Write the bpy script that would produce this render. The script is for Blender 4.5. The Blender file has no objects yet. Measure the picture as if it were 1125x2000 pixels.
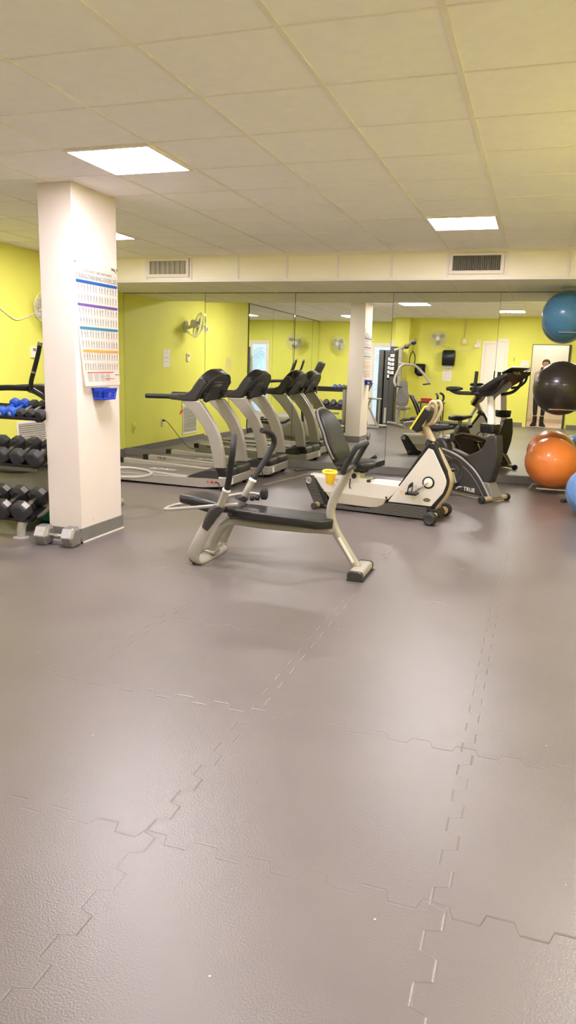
import bpy, bmesh, math, random
from mathutils import Vector, Matrix
random.seed(7)
PI = math.pi
C = bpy.context.scene.collection
V = Vector

# ------------------------------------------------------------------ materials
def nt(name):
    m = bpy.data.materials.new(name); m.use_nodes = True
    t = m.node_tree; b = t.nodes['Principled BSDF']
    return m, t, b

def srgb(r, g, b):
    f = lambda c: (c/255/12.92) if c/255 <= .04045 else ((c/255+.055)/1.055)**2.4
    return (f(r), f(g), f(b), 1)

def M(name, col, rough=.5, metal=0., var=.06, scale=8., bump=0., bscale=60., coat=0., spec=.5):
    m, t, b = nt(name)
    c = srgb(*col)
    tc = t.nodes.new('ShaderNodeTexCoord')
    n = t.nodes.new('ShaderNodeTexNoise'); n.inputs['Scale'].default_value = scale
    n.inputs['Detail'].default_value = 4
    t.links.new(tc.outputs['Object'], n.inputs['Vector'])
    r = t.nodes.new('ShaderNodeValToRGB')
    lo = tuple(x*(1-var) for x in c[:3])+(1,); hi = tuple(min(1, x*(1+var)) for x in c[:3])+(1,)
    r.color_ramp.elements[0].position = .3; r.color_ramp.elements[0].color = lo
    r.color_ramp.elements[1].position = .7; r.color_ramp.elements[1].color = hi
    t.links.new(n.outputs['Fac'], r.inputs['Fac'])
    t.links.new(r.outputs['Color'], b.inputs['Base Color'])
    b.inputs['Roughness'].default_value = rough; b.inputs['Metallic'].default_value = metal
    b.inputs['Coat Weight'].default_value = coat
    b.inputs['Specular IOR Level'].default_value = spec
    if bump:
        n2 = t.nodes.new('ShaderNodeTexNoise'); n2.inputs['Scale'].default_value = bscale
        t.links.new(tc.outputs['Object'], n2.inputs['Vector'])
        bp = t.nodes.new('ShaderNodeBump'); bp.inputs['Strength'].default_value = bump
        bp.inputs['Distance'].default_value = .002
        t.links.new(n2.outputs['Fac'], bp.inputs['Height'])
        t.links.new(bp.outputs['Normal'], b.inputs['Normal'])
    return m

def emit(name, col, strength):
    m, t, b = nt(name)
    b.inputs['Base Color'].default_value = col
    n = t.nodes.new('ShaderNodeTexNoise'); n.inputs['Scale'].default_value = 3
    r = t.nodes.new('ShaderNodeValToRGB')
    r.color_ramp.elements[0].color = tuple(x*.97 for x in col[:3])+(1,); r.color_ramp.elements[1].color = col
    t.links.new(n.outputs['Fac'], r.inputs['Fac'])
    t.links.new(r.outputs['Color'], b.inputs['Emission Color'])
    b.inputs['Emission Strength'].default_value = strength
    b.inputs['Roughness'].default_value = .4
    return m

class Mt: pass
K = Mt()
K.wall = M('lime_wall_paint', (235, 233, 106), .55, var=.03, scale=2, bump=.15, bscale=90)
K.white = M('white_column_paint', (236, 225, 217), .5, var=.025, scale=3, bump=.25, bscale=40)
def column_mat():
    m = M('scuffed_white_column_paint', (226, 214, 207), .5, var=.025, scale=3, bump=.25, bscale=40)
    t = m.node_tree; N = t.nodes; b = N['Principled BSDF']
    src = b.inputs['Base Color'].links[0].from_socket
    geo = N.new('ShaderNodeNewGeometry'); sep = N.new('ShaderNodeSeparateXYZ'); t.links.new(geo.outputs['Position'], sep.inputs[0])
    mr = N.new('ShaderNodeMapRange'); mr.inputs['From Min'].default_value = .12; mr.inputs['From Max'].default_value = .42; mr.inputs['To Min'].default_value = 1; mr.inputs['To Max'].default_value = .04
    t.links.new(sep.outputs[2], mr.inputs['Value'])
    n = N.new('ShaderNodeTexNoise'); n.inputs['Scale'].default_value = 38; n.inputs['Detail'].default_value = 5; t.links.new(geo.outputs['Position'], n.inputs['Vector'])
    a = N.new('ShaderNodeMath'); a.operation = 'SUBTRACT'; t.links.new(n.outputs['Fac'], a.inputs[0]); a.inputs[1].default_value = .66
    c = N.new('ShaderNodeMath'); c.operation = 'MULTIPLY'; c.use_clamp = True; t.links.new(a.outputs[0], c.inputs[0]); c.inputs[1].default_value = 14
    d = N.new('ShaderNodeMath'); d.operation = 'MULTIPLY'; t.links.new(c.outputs[0], d.inputs[0]); t.links.new(mr.outputs['Result'], d.inputs[1])
    mx = N.new('ShaderNodeMix'); mx.data_type = 'RGBA'; t.links.new(d.outputs[0], mx.inputs['Factor']); t.links.new(src, mx.inputs['A']); mx.inputs['B'].default_value = srgb(168, 152, 142)
    t.links.new(mx.outputs['Result'], b.inputs['Base Color'])
    return m
K.column = column_mat()
K.plate = M('worn_pale_plate', (176, 170, 168), .5, .3, var=.12, scale=70, bump=.4, bscale=120)
K.strip = M('pale_floor_strip', (172, 162, 148), .5, var=.06)
K.edge = M('bronze_edge_strip', (74, 70, 52), .5)
K.tower = M('weight_tower_grey', (78, 76, 75), .45, var=.05)
K.tile = M('ceiling_tile', (245, 239, 243), .9, var=.02, scale=14, bump=.3, bscale=300)
K.grid = M('ceiling_grid_paint', (236, 228, 222), .5, var=.02)
K.panel = M('bulkhead_panel', (244, 236, 216), .6, var=.02, scale=3)
K.base = M('grey_rubber_baseboard', (120, 116, 112), .5, var=.08, scale=5)
K.caulk = M('white_sealant', (225, 215, 205), .6, var=.08, scale=30)
K.darkgap = M('dark_seam', (40, 40, 32), .7)
K.greycream = M('grey_cream_plastic', (186, 177, 162), .45, var=.03)
K.hallfloor = M('hall_stone_tile', (226, 205, 190), .4, var=.05, scale=3)
K.silver = M('silver_powder_coat', (172, 165, 156), .38, .25, var=.03, bump=.1, bscale=200)
K.warmgrey = M('warm_grey_powder_coat', (168, 163, 153), .4, .1, var=.03, bump=.1, bscale=200)
K.black = M('black_plastic', (30, 29, 29), .42, var=.15, bump=.1, bscale=250)
K.dark = M('charcoal_plastic', (58, 55, 55), .4, var=.08, bump=.1, bscale=250)
K.grey = M('mid_grey_plastic', (128, 124, 118), .45, var=.05)
K.vinyl = M('black_vinyl', (35, 32, 32), .4, var=.1, bump=.5, bscale=120)
K.gvinyl = M('grey_vinyl', (112, 108, 104), .5, var=.06, bump=.4, bscale=120)
K.foam = M('black_foam_grip', (34, 33, 33), .7, var=.12, bump=.4, bscale=300)
K.rub = M('black_rubber', (33, 32, 33), .55, var=.15, bump=.2, bscale=200)
K.hex = M('black_rubber_hex', (52, 51, 53), .42, var=.15, bump=.2, bscale=150)
K.steel = M('bright_steel', (200, 196, 190), .25, .9, var=.05)
K.dsteel = M('worn_grey_iron', (150, 147, 144), .42, .6, var=.12, scale=25, bump=.4, bscale=80)
K.ivory = M('ivory_bike_shroud', (226, 220, 213), .4, var=.02, scale=5)
K.cream = M('yellowed_cream_plastic', (184, 165, 134), .42, var=.05)
K.yellow = M('yellow_plastic', (255, 206, 40), .4, var=.04)
K.lemon = M('lemon_plastic', (244, 228, 70), .4, var=.03)
K.belt = M('treadmill_belt', (112, 106, 98), .6, var=.05, scale=30, bump=.2, bscale=300)
K.platform = M('dark_deck', (92, 88, 82), .5, var=.05)
K.paper = M('white_paper', (248, 242, 234), .7, var=.015)
K.ypaper = M('pale_yellow_paper', (232, 220, 130), .7, var=.03)
K.wplast = M('white_plastic', (240, 234, 222), .45, var=.02)
K.glossblk = M('glossy_black_plastic', (26, 26, 27), .25, var=.1)
K.blue = M('blue_plastic', (22, 62, 190), .4, var=.06)
K.bluedb = M('blue_vinyl_dumbbell', (42, 92, 200), .45, var=.05)
K.teal = M('teal_vinyl', (70, 180, 160), .4, var=.05)
K.red = M('red_plastic', (205, 40, 48), .45, var=.06)
K.redlab = M('red_label', (190, 60, 50), .5)
K.bluebal = M('blue_exercise_ball', (80, 136, 180), .28, var=.04, scale=3, coat=.2)
K.blkbal = M('black_exercise_ball', (52, 46, 42), .3, var=.06, scale=3, coat=.2)
K.orgbal = M('orange_exercise_ball', (248, 142, 68), .33, var=.06, scale=2, coat=.15)
K.skybal = M('sky_blue_exercise_ball', (104, 142, 196), .32, var=.04, scale=3, coat=.15)
K.chrome = M('chrome', (225, 222, 215), .12, 1., var=.02)
K.skin = M('skin', (222, 170, 140), .5, var=.04, scale=12)
K.hair = M('dark_brown_hair', (58, 42, 34), .5, var=.25, scale=60, bump=.6, bscale=120)
K.leggings = M('black_leggings', (34, 36, 40), .7, var=.1, bump=.3, bscale=300)
K.boot = M('black_boot_leather', (26, 25, 25), .5, var=.15, bump=.3, bscale=80)
K.shirt = M('pale_knit_top', (214, 204, 196), .8, var=.06, bump=.4, bscale=200)
K.doorw = M('white_door_paint', (246, 236, 226), .5, var=.015)
K.hallw = M('white_hall_paint', (244, 236, 232), .6, var=.015)
K.txtw = M('white_lettering', (236, 232, 224), .5)
K.txtb = M('black_lettering', (48, 45, 44), .5)
K.txtg = M('grey_lettering', (140, 138, 146), .6)
K.barblue = M('printed_blue', (46, 120, 205), .6)
K.barpurple = M('printed_purple', (140, 104, 190), .6)
K.barteal = M('printed_teal', (80, 160, 196), .6)
K.baramber = M('printed_amber', (246, 200, 112), .6)
K.barpink = M('printed_pink', (236, 110, 120), .6)
K.light = emit('lit_diffuser', (.99, .93, 1., 1), 14.)
K.halllight = emit('lit_hall_diffuser', (1, .93, .94, 1), 4.5)
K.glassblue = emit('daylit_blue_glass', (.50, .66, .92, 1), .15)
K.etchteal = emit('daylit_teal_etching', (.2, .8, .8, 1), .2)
K.lens = M('dark_lens', (20, 20, 22), .1, var=.1)
K.fanplast = M('pale_grey_fan_plastic', (226, 224, 218), .4, var=.03)
K.fanblade = M('translucent_grey_blade', (196, 196, 192), .35, var=.03)

def mirror_mat():
    m, t, b = nt('silvered_mirror')
    b.inputs['Metallic'].default_value = 1; b.inputs['Roughness'].default_value = 0.
    n = t.nodes.new('ShaderNodeTexNoise'); n.inputs['Scale'].default_value = 1.5
    r = t.nodes.new('ShaderNodeValToRGB')
    r.color_ramp.elements[0].color = (.865, .89, .80, 1); r.color_ramp.elements[1].color = (.885, .905, .82, 1)
    t.links.new(n.outputs['Fac'], r.inputs['Fac']); t.links.new(r.outputs['Color'], b.inputs['Base Color'])
    return m
K.mirror = mirror_mat()

def floor_mat():
    m, t, b = nt('interlocking_rubber_mats')
    N = t.nodes
    geo = N.new('ShaderNodeNewGeometry'); sep = N.new('ShaderNodeSeparateXYZ')
    t.links.new(geo.outputs['Position'], sep.inputs[0])
    def ma(op, a, b_=None, c=None, clamp=False):
        n = N.new('ShaderNodeMath'); n.operation = op; n.use_clamp = clamp
        for i, v in enumerate((a, b_, c)):
            if v is None: continue
            if isinstance(v, (int, float)): n.inputs[i].default_value = v
            else: t.links.new(v, n.inputs[i])
        return n.outputs[0]
    X, Y = sep.outputs[0], sep.outputs[1]
    def seam(u, w, off, phase):
        a = ma('ADD', u, -off + .44 + 88.)
        a = ma('MODULO', a, .88); a = ma('SUBTRACT', a, .44)
        # dovetail: shift phase with the offset so the tooth necks in
        ph = ma('MULTIPLY_ADD', w, 2*PI/.172, phase)
        s = ma('SINE', ph); s = ma('MULTIPLY', s, 4.)
        s = ma('MINIMUM', s, 1.); s = ma('MAXIMUM', s, -1.)
        d = ma('MULTIPLY_ADD', s, -.0215, a)
        d = ma('ABSOLUTE', d)
        d = ma('DIVIDE', d, .0052)
        return ma('SUBTRACT', 1., d, clamp=True)
    s1 = seam(X, Y, -.131, .9); s2 = seam(Y, X, 1.779, .4)
    sm = ma('MAXIMUM', s1, s2)
    # seams are worn shut in places
    nz = N.new('ShaderNodeTexNoise'); nz.inputs['Scale'].default_value = .9; nz.inputs['Detail'].default_value = 2
    t.links.new(geo.outputs['Position'], nz.inputs['Vector'])
    wr = ma('SUBTRACT', nz.outputs['Fac'], .30); wr = ma('MULTIPLY', wr, 4., clamp=True)
    sm = ma('MULTIPLY', sm, wr)
    # smudges
    n1 = N.new('ShaderNodeTexNoise'); n1.inputs['Scale'].default_value = 1.6; n1.inputs['Detail'].default_value = 6
    t.links.new(geo.outputs['Position'], n1.inputs['Vector'])
    r = N.new('ShaderNodeValToRGB')
    r.color_ramp.elements[0].position = .3; r.color_ramp.elements[0].color = srgb(103, 94, 92)
    r.color_ramp.elements[1].position = .75; r.color_ramp.elements[1].color = srgb(113, 104, 101)
    t.links.new(n1.outputs['Fac'], r.inputs['Fac'])
    # pale specks of lint
    vo = N.new('ShaderNodeTexVoronoi'); vo.inputs['Scale'].default_value = 5.5
    t.links.new(geo.outputs['Position'], vo.inputs['Vector'])
    sp = ma('LESS_THAN', vo.outputs['Distance'], .018)
    mix = N.new('ShaderNodeMix'); mix.data_type = 'RGBA'
    t.links.new(sp, mix.inputs['Factor']); t.links.new(r.outputs['Color'], mix.inputs['A']); mix.inputs['B'].default_value = srgb(205, 198, 190)
    mix2 = N.new('ShaderNodeMix'); mix2.data_type = 'RGBA'
    t.links.new(ma('MULTIPLY', sm, .6), mix2.inputs['Factor']); t.links.new(mix.outputs['Result'], mix2.inputs['A']); mix2.inputs['B'].default_value = srgb(90, 82, 78)
    t.links.new(mix2.outputs['Result'], b.inputs['Base Color'])
    # pebbled skin
    n2 = N.new('ShaderNodeTexNoise'); n2.inputs['Scale'].default_value = 170; n2.inputs['Detail'].default_value = 3
    t.links.new(geo.outputs['Position'], n2.inputs['Vector'])
    hgt = ma('MULTIPLY_ADD', sm, -1.6, n2.outputs['Fac'])
    bp = N.new('ShaderNodeBump'); bp.inputs['Strength'].default_value = .5; bp.inputs['Distance'].default_value = .002
    t.links.new(hgt, bp.inputs['Height']); t.links.new(bp.outputs['Normal'], b.inputs['Normal'])
    ro = ma('MULTIPLY_ADD', n1.outputs['Fac'], .10, .32)
    t.links.new(ro, b.inputs['Roughness'])
    b.inputs['Specular IOR Level'].default_value = 1.
    return m
K.floor = floor_mat()

# ------------------------------------------------------------------ geometry helpers
def nb(): return bmesh.new()

def box(bm, c, s, rot=None):
    mt = Matrix.Translation(V(c))
    if rot is not None: mt = mt @ (rot if isinstance(rot, Matrix) else Matrix.Rotation(rot[1], 4, rot[0]))
    bmesh.ops.create_cube(bm, size=1, matrix=mt @ Matrix.Diagonal((s[0], s[1], s[2], 1)))

def bb(bm, x0, x1, y0, y1, z0, z1):
    box(bm, ((x0+x1)/2, (y0+y1)/2, (z0+z1)/2), (x1-x0, y1-y0, z1-z0))

def cr(pts, n=6, closed=False):
    P = [V(p) for p in pts]; out = []
    m = len(P)
    if m < 3 and not closed: return P
    for i in range(m if closed else m-1):
        p0 = P[i-1] if (closed or i > 0) else P[0]*2-P[1]
        p1 = P[i]; p2 = P[(i+1) % m]
        p3 = P[(i+2) % m] if (closed or i+2 < m) else P[-1]*2-P[-2]
        for k in range(n):
            u = k/n
            out.append(.5*((2*p1)+(-p0+p2)*u+(2*p0-5*p1+4*p2-p3)*u*u+(-p0+3*p1-3*p2+p3)*u**3))
    if not closed: out.append(P[-1])
    return out

def rframe(bm, a0, a1, b0, b1, w, put):
    """four butt-jointed bars round an opening; put(a0,a1,b0,b1) adds one bar"""
    l, r_, d, u = w
    put(a0, a1, b1-u, b1)
    if d: put(a0, a1, b0, b0+d)
    put(a0, a0+l, b0+d, b1-u); put(a1-r_, a1, b0+d, b1-u)

def tube(bm, pts, r, n=10, sm=6, closed=False, ry=None, up=None, taper=None, side=None):
    """round (or flat, with ry and up) tube along a smoothed path; sm=0 keeps straight runs"""
    P = cr(pts, sm, closed) if sm else [V(p) for p in pts]
    m = len(P); rings = []
    T = []
    for i in range(m):
        a = P[(i+1) % m] if (closed or i < m-1) else P[i]
        b = P[i-1] if (closed or i > 0) else P[i]
        T.append((a-b).normalized())
    u = V(up) if up is not None else (V((0, 0, 1)) if abs(T[0].z) < .9 else V((0, 1, 0)))
    prev = None
    for i in range(m):
        t = T[i]
        if side is not None: s = V(side)-t*V(side).dot(t)
        elif up is not None: s = t.cross(u)
        else:
            s = t.cross(u) if prev is None else (prev - t*prev.dot(t))
        if s.length < 1e-5: s = prev if prev is not None else t.orthogonal()
        s.normalize(); prev = s
        w = s.cross(t)
        rr = r if taper is None else r*(taper[0]+(taper[1]-taper[0])*i/(m-1))
        r2 = (ry if ry else r)*(rr/r)
        rings.append([bm.verts.new(P[i]+s*(rr*math.cos(2*PI*k/n))+w*(r2*math.sin(2*PI*k/n))) for k in range(n)])
    for i in range(m if closed else m-1):
        A, B = rings[i], rings[(i+1) % m]
        for k in range(n):
            bm.faces.new((A[k], A[(k+1) % n], B[(k+1) % n], B[k]))
    if not closed:
        bm.faces.new(rings[0][::-1]); bm.faces.new(rings[-1])

def lathe(bm, prof, o, ax, n=20):
    """prof: list of (radius, distance along axis)"""
    ax = V(ax).normalized(); s = ax.orthogonal().normalized(); w = ax.cross(s); o = V(o)
    rings = []
    for r, t in prof:
        if r < 1e-6: rings.append([bm.verts.new(o+ax*t)])
        else: rings.append([bm.verts.new(o+ax*t+(s*math.cos(2*PI*k/n)+w*math.sin(2*PI*k/n))*r) for k in range(n)])
    for A, B in zip(rings, rings[1:]):
        for k in range(n):
            a, b_, c, d = A[k % len(A)], A[(k+1) % len(A)], B[(k+1) % len(B)], B[k % len(B)]
            f = []
            for v in (a, b_, c, d):
                if v not in f: f.append(v)
            if len(f) > 2: bm.faces.new(f)
    if len(rings[0]) > 1: bm.faces.new(rings[0][::-1])
    if len(rings[-1]) > 1: bm.faces.new(rings[-1])

def cyl(bm, a, b_, r, n=16, r2=None):
    a = V(a); d = V(b_)-a
    lathe(bm, [(r, 0), (r if r2 is None else r2, d.length)], a, d, n)

def wheel(bm, c, ax, r, w, n=20):
    e = min(w*.25, r*.2)
    lathe(bm, [(r*.45, 0), (r*.5, w*.06), (r-e, 0), (r, e), (r, w-e), (r-e, w), (r*.5, w*.94), (r*.45, w)], V(c)-V(ax).normalized()*w/2, ax, n)

def prism(bm, poly, t0, t1, mp=None):
    """extrude a 2-D outline (a,b) from t0 to t1; mp maps (a,b,t) to 3-D, default side view a=x b=z t=y"""
    if mp is None: mp = lambda a, b, t: (a, t, b)
    A = [bm.verts.new(mp(a, b, t0)) for a, b in poly]; B = [bm.verts.new(mp(a, b, t1)) for a, b in poly]
    n = len(poly)
    bm.faces.new(A); bm.faces.new(B[::-1])
    for k in range(n): bm.faces.new((A[k], B[k], B[(k+1) % n], A[(k+1) % n]))

def loft(bm, rings, closed=False):
    R_ = [[bm.verts.new(p) for p in r] for r in rings]; n = len(R_[0])
    for A, B in zip(R_, R_[1:]):
        for k in range(n): bm.faces.new((A[k], A[(k+1) % n], B[(k+1) % n], B[k]))
    bm.faces.new(R_[0][::-1]); bm.faces.new(R_[-1])

def rrect(w, h, r, n=4):
    """rounded rectangle outline centred at 0"""
    out = []
    for cx, cy, a0 in ((w/2-r, h/2-r, 0), (-w/2+r, h/2-r, PI/2), (-w/2+r, -h/2+r, PI), (w/2-r, -h/2+r, 3*PI/2)):
        for k in range(n+1):
            a = a0+PI/2*k/n; out.append((cx+r*math.cos(a), cy+r*math.sin(a)))
    return out

def sm2(pts, n=5, closed=True):
    return [(p.x, p.y) for p in cr([(a, b, 0) for a, b in pts], n, closed)]

def sphere(bm, c, r, u=24, v=16, sc=(1, 1, 1)):
    bmesh.ops.create_uvsphere(bm, u_segments=u, v_segments=v, radius=r, matrix=Matrix.Translation(V(c)) @ Matrix.Diagonal((sc[0], sc[1], sc[2], 1)))

# ------------------------------------------------------------------ object helpers
def obj(name, bm, mat, parent=None, bevel=0, seg=2, smooth=True, angle=38, subsurf=0):
    bmesh.ops.recalc_face_normals(bm, faces=bm.faces)
    me = bpy.data.meshes.new(name); bm.to_mesh(me); bm.free()
    if smooth:
        me.shade_smooth(); me.set_sharp_from_angle(angle=math.radians(angle))
    me.materials.append(mat)
    o = bpy.data.objects.new(name, me); C.objects.link(o)
    if parent: o.parent = parent
    if bevel:
        b = o.modifiers.new('bevel', 'BEVEL'); b.width = bevel; b.segments = seg; b.limit_method = 'ANGLE'; b.angle_limit = math.radians(35)
    if subsurf:
        s = o.modifiers.new('sub', 'SUBSURF'); s.levels = subsurf; s.render_levels = subsurf
    return o

def tag(o, label, cat, group=None):
    o['label'] = label; o['category'] = cat
    if group: o['group'] = group
    return o

def thing(name, label, cat, loc=(0, 0, 0), rz=0, group=None):
    o = bpy.data.objects.new(name, None); C.objects.link(o)
    o.empty_display_size = .1
    o.location = loc; o.rotation_euler = (0, 0, rz)
    return tag(o, label, cat, group)

def struct(name, bm, mat, label=None, cat=None, **k):
    o = obj(name, bm, mat, **k); o['kind'] = 'structure'
    if label: o['label'] = label
    if cat: o['category'] = cat
    return o

def kids(o): return [c for c in bpy.data.objects if c.parent is o]
def dup(root, loc, rz=None, label=None, group=None):
    r = root.copy(); C.objects.link(r); r.location = loc
    if rz is not None: r.rotation_euler = (0, 0, rz)
    if label: r['label'] = label
    if group: r['group'] = group
    for ch in kids(root):
        c = ch.copy(); C.objects.link(c); c.parent = r
        for g in kids(ch):
            d = g.copy(); C.objects.link(d); d.parent = c
    return r

def text(name, s, size, mat, parent, mtx, ext=.0008, shear=0., space=1., bold=0.):
    cu = bpy.data.curves.new(name, 'FONT'); cu.body = s; cu.size = size; cu.align_x = 'CENTER'; cu.align_y = 'CENTER'
    cu.extrude = ext; cu.shear = shear; cu.space_character = space; cu.offset = bold
    o = bpy.data.objects.new(name, cu); C.objects.link(o)
    dg = bpy.context.evaluated_depsgraph_get()
    me = bpy.data.meshes.new_from_object(o.evaluated_get(dg))
    bpy.data.objects.remove(o); bpy.data.curves.remove(cu)
    me.transform(mtx); me.materials.clear(); me.materials.append(mat)
    m = bpy.data.objects.new(name, me); C.objects.link(m)
    if parent: m.parent = parent
    return m

def frame(o, xdir, ydir):
    x = V(xdir).normalized(); z = x.cross(V(ydir)).normalized(); y = z.cross(x)
    m = Matrix((x, y, z)).transposed().to_4x4(); m.translation = V(o); return m

# ------------------------------------------------------------------ measured room constants
FPX = 1427.9; PIT = .2022; YAW = .3210; ROL = .0281; H = 1.442
X0, Y0 = -.4332, 2.8524           # ceiling grid origin
TS = .61; CZ = 2.667; YM = 9.69; YB = Y0+9*TS; SZ = 2.36
XL, XR, YBK = -5.843, 1.5, .12
# ------------------------------------------------------------------ the room shell
bm = nb(); bb(bm, XL-.12, XR+.12, YBK-.12, YM+.12, -.1, 0); struct('floor', bm, K.floor, 'grey interlocking rubber mat floor', smooth=False)
bm = nb(); bb(bm, XL-.12, XR+.12, YBK-.12, YM+.12, CZ, CZ+.08); struct('ceiling', bm, K.tile, 'white suspended tile ceiling', smooth=False)
bm = nb()
c0 = math.ceil((XL-X0)/TS); c1 = math.floor((XR-X0)/TS)
for c in range(c0, c1+1):
    x = X0+c*TS; bb(bm, x-.013, x+.013, YBK, YB, CZ-.004, CZ)
r0 = math.ceil((YBK-Y0)/TS)
for r in range(r0, 9):
    y = Y0+r*TS
    for c in range(c0-1, c1+1):
        a, b = max(XL, X0+c*TS+.013), min(XR, X0+(c+1)*TS-.013)
        bb(bm, a, b, y-.006, y+.006, CZ-.003, CZ)
# wall angle
bb(bm, XL, XL+.022, YBK, YB, CZ-.006, CZ); bb(bm, XR-.022, XR, YBK, YB, CZ-.006, CZ)
bb(bm, XL+.022, XR-.022, YBK, YBK+.022, CZ-.005, CZ); bb(bm, XL+.022, XR-.022, YB-.022, YB, CZ-.005, CZ)
struct('trim_1', bm, K.grid, 'white metal ceiling grid', smooth=False)

bm = nb(); bb(bm, XL-.12, XL, YBK-.12, YM+.12, 0, CZ); struct('wall_left', bm, K.wall, 'lime yellow left wall', smooth=False)
bm = nb(); bb(bm, XR, XR+.12, YBK-.12, YM+.12, 0, CZ); struct('wall_right', bm, K.wall, 'lime yellow right wall', smooth=False)
bm = nb(); bb(bm, XL, XR, YM+.02, YM+.12, 0, CZ); struct('wall_far', bm, K.wall, 'wall behind the mirrors', smooth=False)
# back wall with the open doorway the photographer stands in
DX0, DX1, DZ = -.25, .58, 2.0
bm = nb(); bb(bm, XL, DX0, YBK-.12, YBK, 0, CZ); bb(bm, DX1, XR, YBK-.12, YBK, 0, CZ); bb(bm, DX0, DX1, YBK-.12, YBK, DZ, CZ)
struct('wall_back', bm, K.wall, 'lime yellow wall with open doorway', smooth=False)
bm = nb(); bb(bm, -3.74, -3.38, YBK, YBK+.3, 0, CZ); struct('trim_2', bm, K.wall, 'lime yellow pilaster on the back wall', smooth=False)
# dark doorway frame
bm = nb()
bb(bm, DX0-.012, DX0, YBK-.13, YBK+.012, 0, DZ); bb(bm, DX1, DX1+.05, YBK-.13, YBK+.03, 0, DZ); bb(bm, DX0-.012, DX1+.05, YBK-.13, YBK+.012, DZ, DZ+.014)
struct('trim_3', bm, K.dark, 'thin dark doorway frame', smooth=False)
# hall beyond the doorway
HY = -1.75
bm = nb(); bb(bm, -1.6, 1.9, HY, YBK-.12, -.1, 0)
struct('floor_hall', bm, K.hallfloor, 'pale stone hall floor', smooth=False)
bm = nb()
bb(bm, -1.6, 1.9, HY-.1, HY, 0, CZ); bb(bm, -1.7, -1.6, HY, YBK-.12, 0, CZ); bb(bm, 1.9, 2.0, HY, YBK-.12, 0, CZ)
struct('wall_hall', bm, K.hallw, 'white hall wall', smooth=False)
bm = nb(); bb(bm, -1.7, 2.0, HY-.1, YBK-.12, CZ, CZ+.08); struct('ceiling_hall', bm, K.tile, 'white hall ceiling', smooth=False)
bm = nb(); bb(bm, -1.6, 1.9, HY, HY+.015, 0, .1); struct('baseboard_hall', bm, K.hallfloor, smooth=False)

# baseboards
bm = nb(); bb(bm, XL, XL+.012, 4.96, YM, 0, .095); struct('baseboard_left', bm, K.base, 'grey rubber baseboard', smooth=False)
bm = nb(); bb(bm, XL, XR, YM-.03, YM+.02, 0, .102); struct('baseboard_far', bm, K.base, 'grey ledge under the mirrors', bevel=.004)
bm = nb(); bb(bm, XL, -3.74, YBK, YBK+.012, 0, .1); bb(bm, -3.38, -1.56, YBK, YBK+.012, 0, .1); bb(bm, -.83, DX0-.1, YBK, YBK+.012, 0, .1); bb(bm, DX1+.1, XR, YBK, YBK+.012, 0, .1)
bb(bm, -3.75, -3.37, YBK+.3, YBK+.312, 0, .1)
struct('baseboard_back', bm, K.base, smooth=False)
bm = nb(); bb(bm, XR-.012, XR, YBK, YM, 0, .1); struct('baseboard_right', bm, K.base, smooth=False)

# bulkhead above the mirrors
bm = nb(); bb(bm, XL, XR, YB+.008, YM+.12, SZ, CZ); struct('trim_4', bm, K.panel, 'cream boxed bulkhead over the mirrors', smooth=False)
bm = nb()
bb(bm, XL, XR, YB-.004, YB+.01, SZ-.003, SZ+.026); bb(bm, XL, XR, YB-.004, YB+.01, CZ-.03, CZ)
for c in range(c0, c1+1):
    x = X0+c*TS
    bb(bm, x-.013, x+.013, YB-.003, YB+.01, SZ+.026, CZ-.03)
    bb(bm, x-.009, x+.009, YB+.01, YM, SZ-.003, SZ)
struct('trim_5', bm, K.grid, 'white grid strips on the bulkhead', smooth=False)
bm = nb(); bb(bm, XL, XR, YM-.008, YM+.01, SZ-.007, SZ); struct('trim_6', bm, K.edge, 'dark edge strip above the mirrors', smooth=False)

# column
PX0, PX1, PY0, PY1 = -3.592, -3.298, 4.79, 5.385
bm = nb(); bb(bm, PX0, PX1, PY0, PY1, 0, CZ); struct('column', bm, K.column, 'white square column', bevel=.006)
bm = nb()
bb(bm, PX0-.009, PX1+.009, PY0-.009, PY0, .012, .115); bb(bm, PX0-.009, PX1+.009, PY1, PY1+.009, .012, .115)
bb(bm, PX1, PX1+.009, PY0, PY1, .012, .115); bb(bm, PX0-.009, PX0, PY0, PY1, .012, .115)
struct('baseboard_column', bm, K.base, smooth=False)
bm = nb()
bb(bm, PX1, PX1+.014, PY0-.014, PY1+.014, 0, .012); bb(bm, PX0-.014, PX1+.014, PY0-.014, PY0, 0, .012)
struct('trim_7', bm, K.caulk, 'pale sealant line round the column base', smooth=False)

# mirrors: each panel stands a hair out of true, as the photographed panels do
PA = [(0, 0), (-.006, .006), (-.008, .007), (-.009, .002), (-.002, -.001), (0, 0)]
ES = [XL+.004, -4.5345, -3.2032, -1.8727, -.5369, .7945, XR-.004]
nm = ['leftmost tall wall mirror panel, in the far left corner behind the treadmill decks',
      'tall mirror panel behind the treadmill consoles, showing the wall fan grille edge',
      'tall mirror panel behind the recumbent bike seat, reflecting the white column',
      'tall mirror panel reflecting the weight machine and paper towel dispenser',
      'tall mirror panel behind the exercise balls, reflecting the open doorway',
      'rightmost tall mirror panel, behind the ball rack post']
for k in range(6):
    a, b = ES[k]+.0015, ES[k+1]-.0015
    bm = nb(); box(bm, (0, .004, 0), (b-a, .006, SZ-.006-.104))
    o = obj('mirror_panel', bm, K.mirror, smooth=False)
    o.location = ((a+b)/2, YM, (SZ-.006+.104)/2)
    o.rotation_euler = (-PA[k][1], 0, PA[k][0])
    tag(o, nm[k], 'mirror', 'mirror panels on the far wall')
bm = nb()
for k in range(1, 6): bb(bm, ES[k]-.0025, ES[k]+.0025, YM+.013, YM+.019, .1, SZ-.01)
struct('trim_8', bm, K.darkgap, 'dark seams between mirror panels', smooth=False)
LS = [.14, .75, 2.15, 3.55, 4.94]
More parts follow.
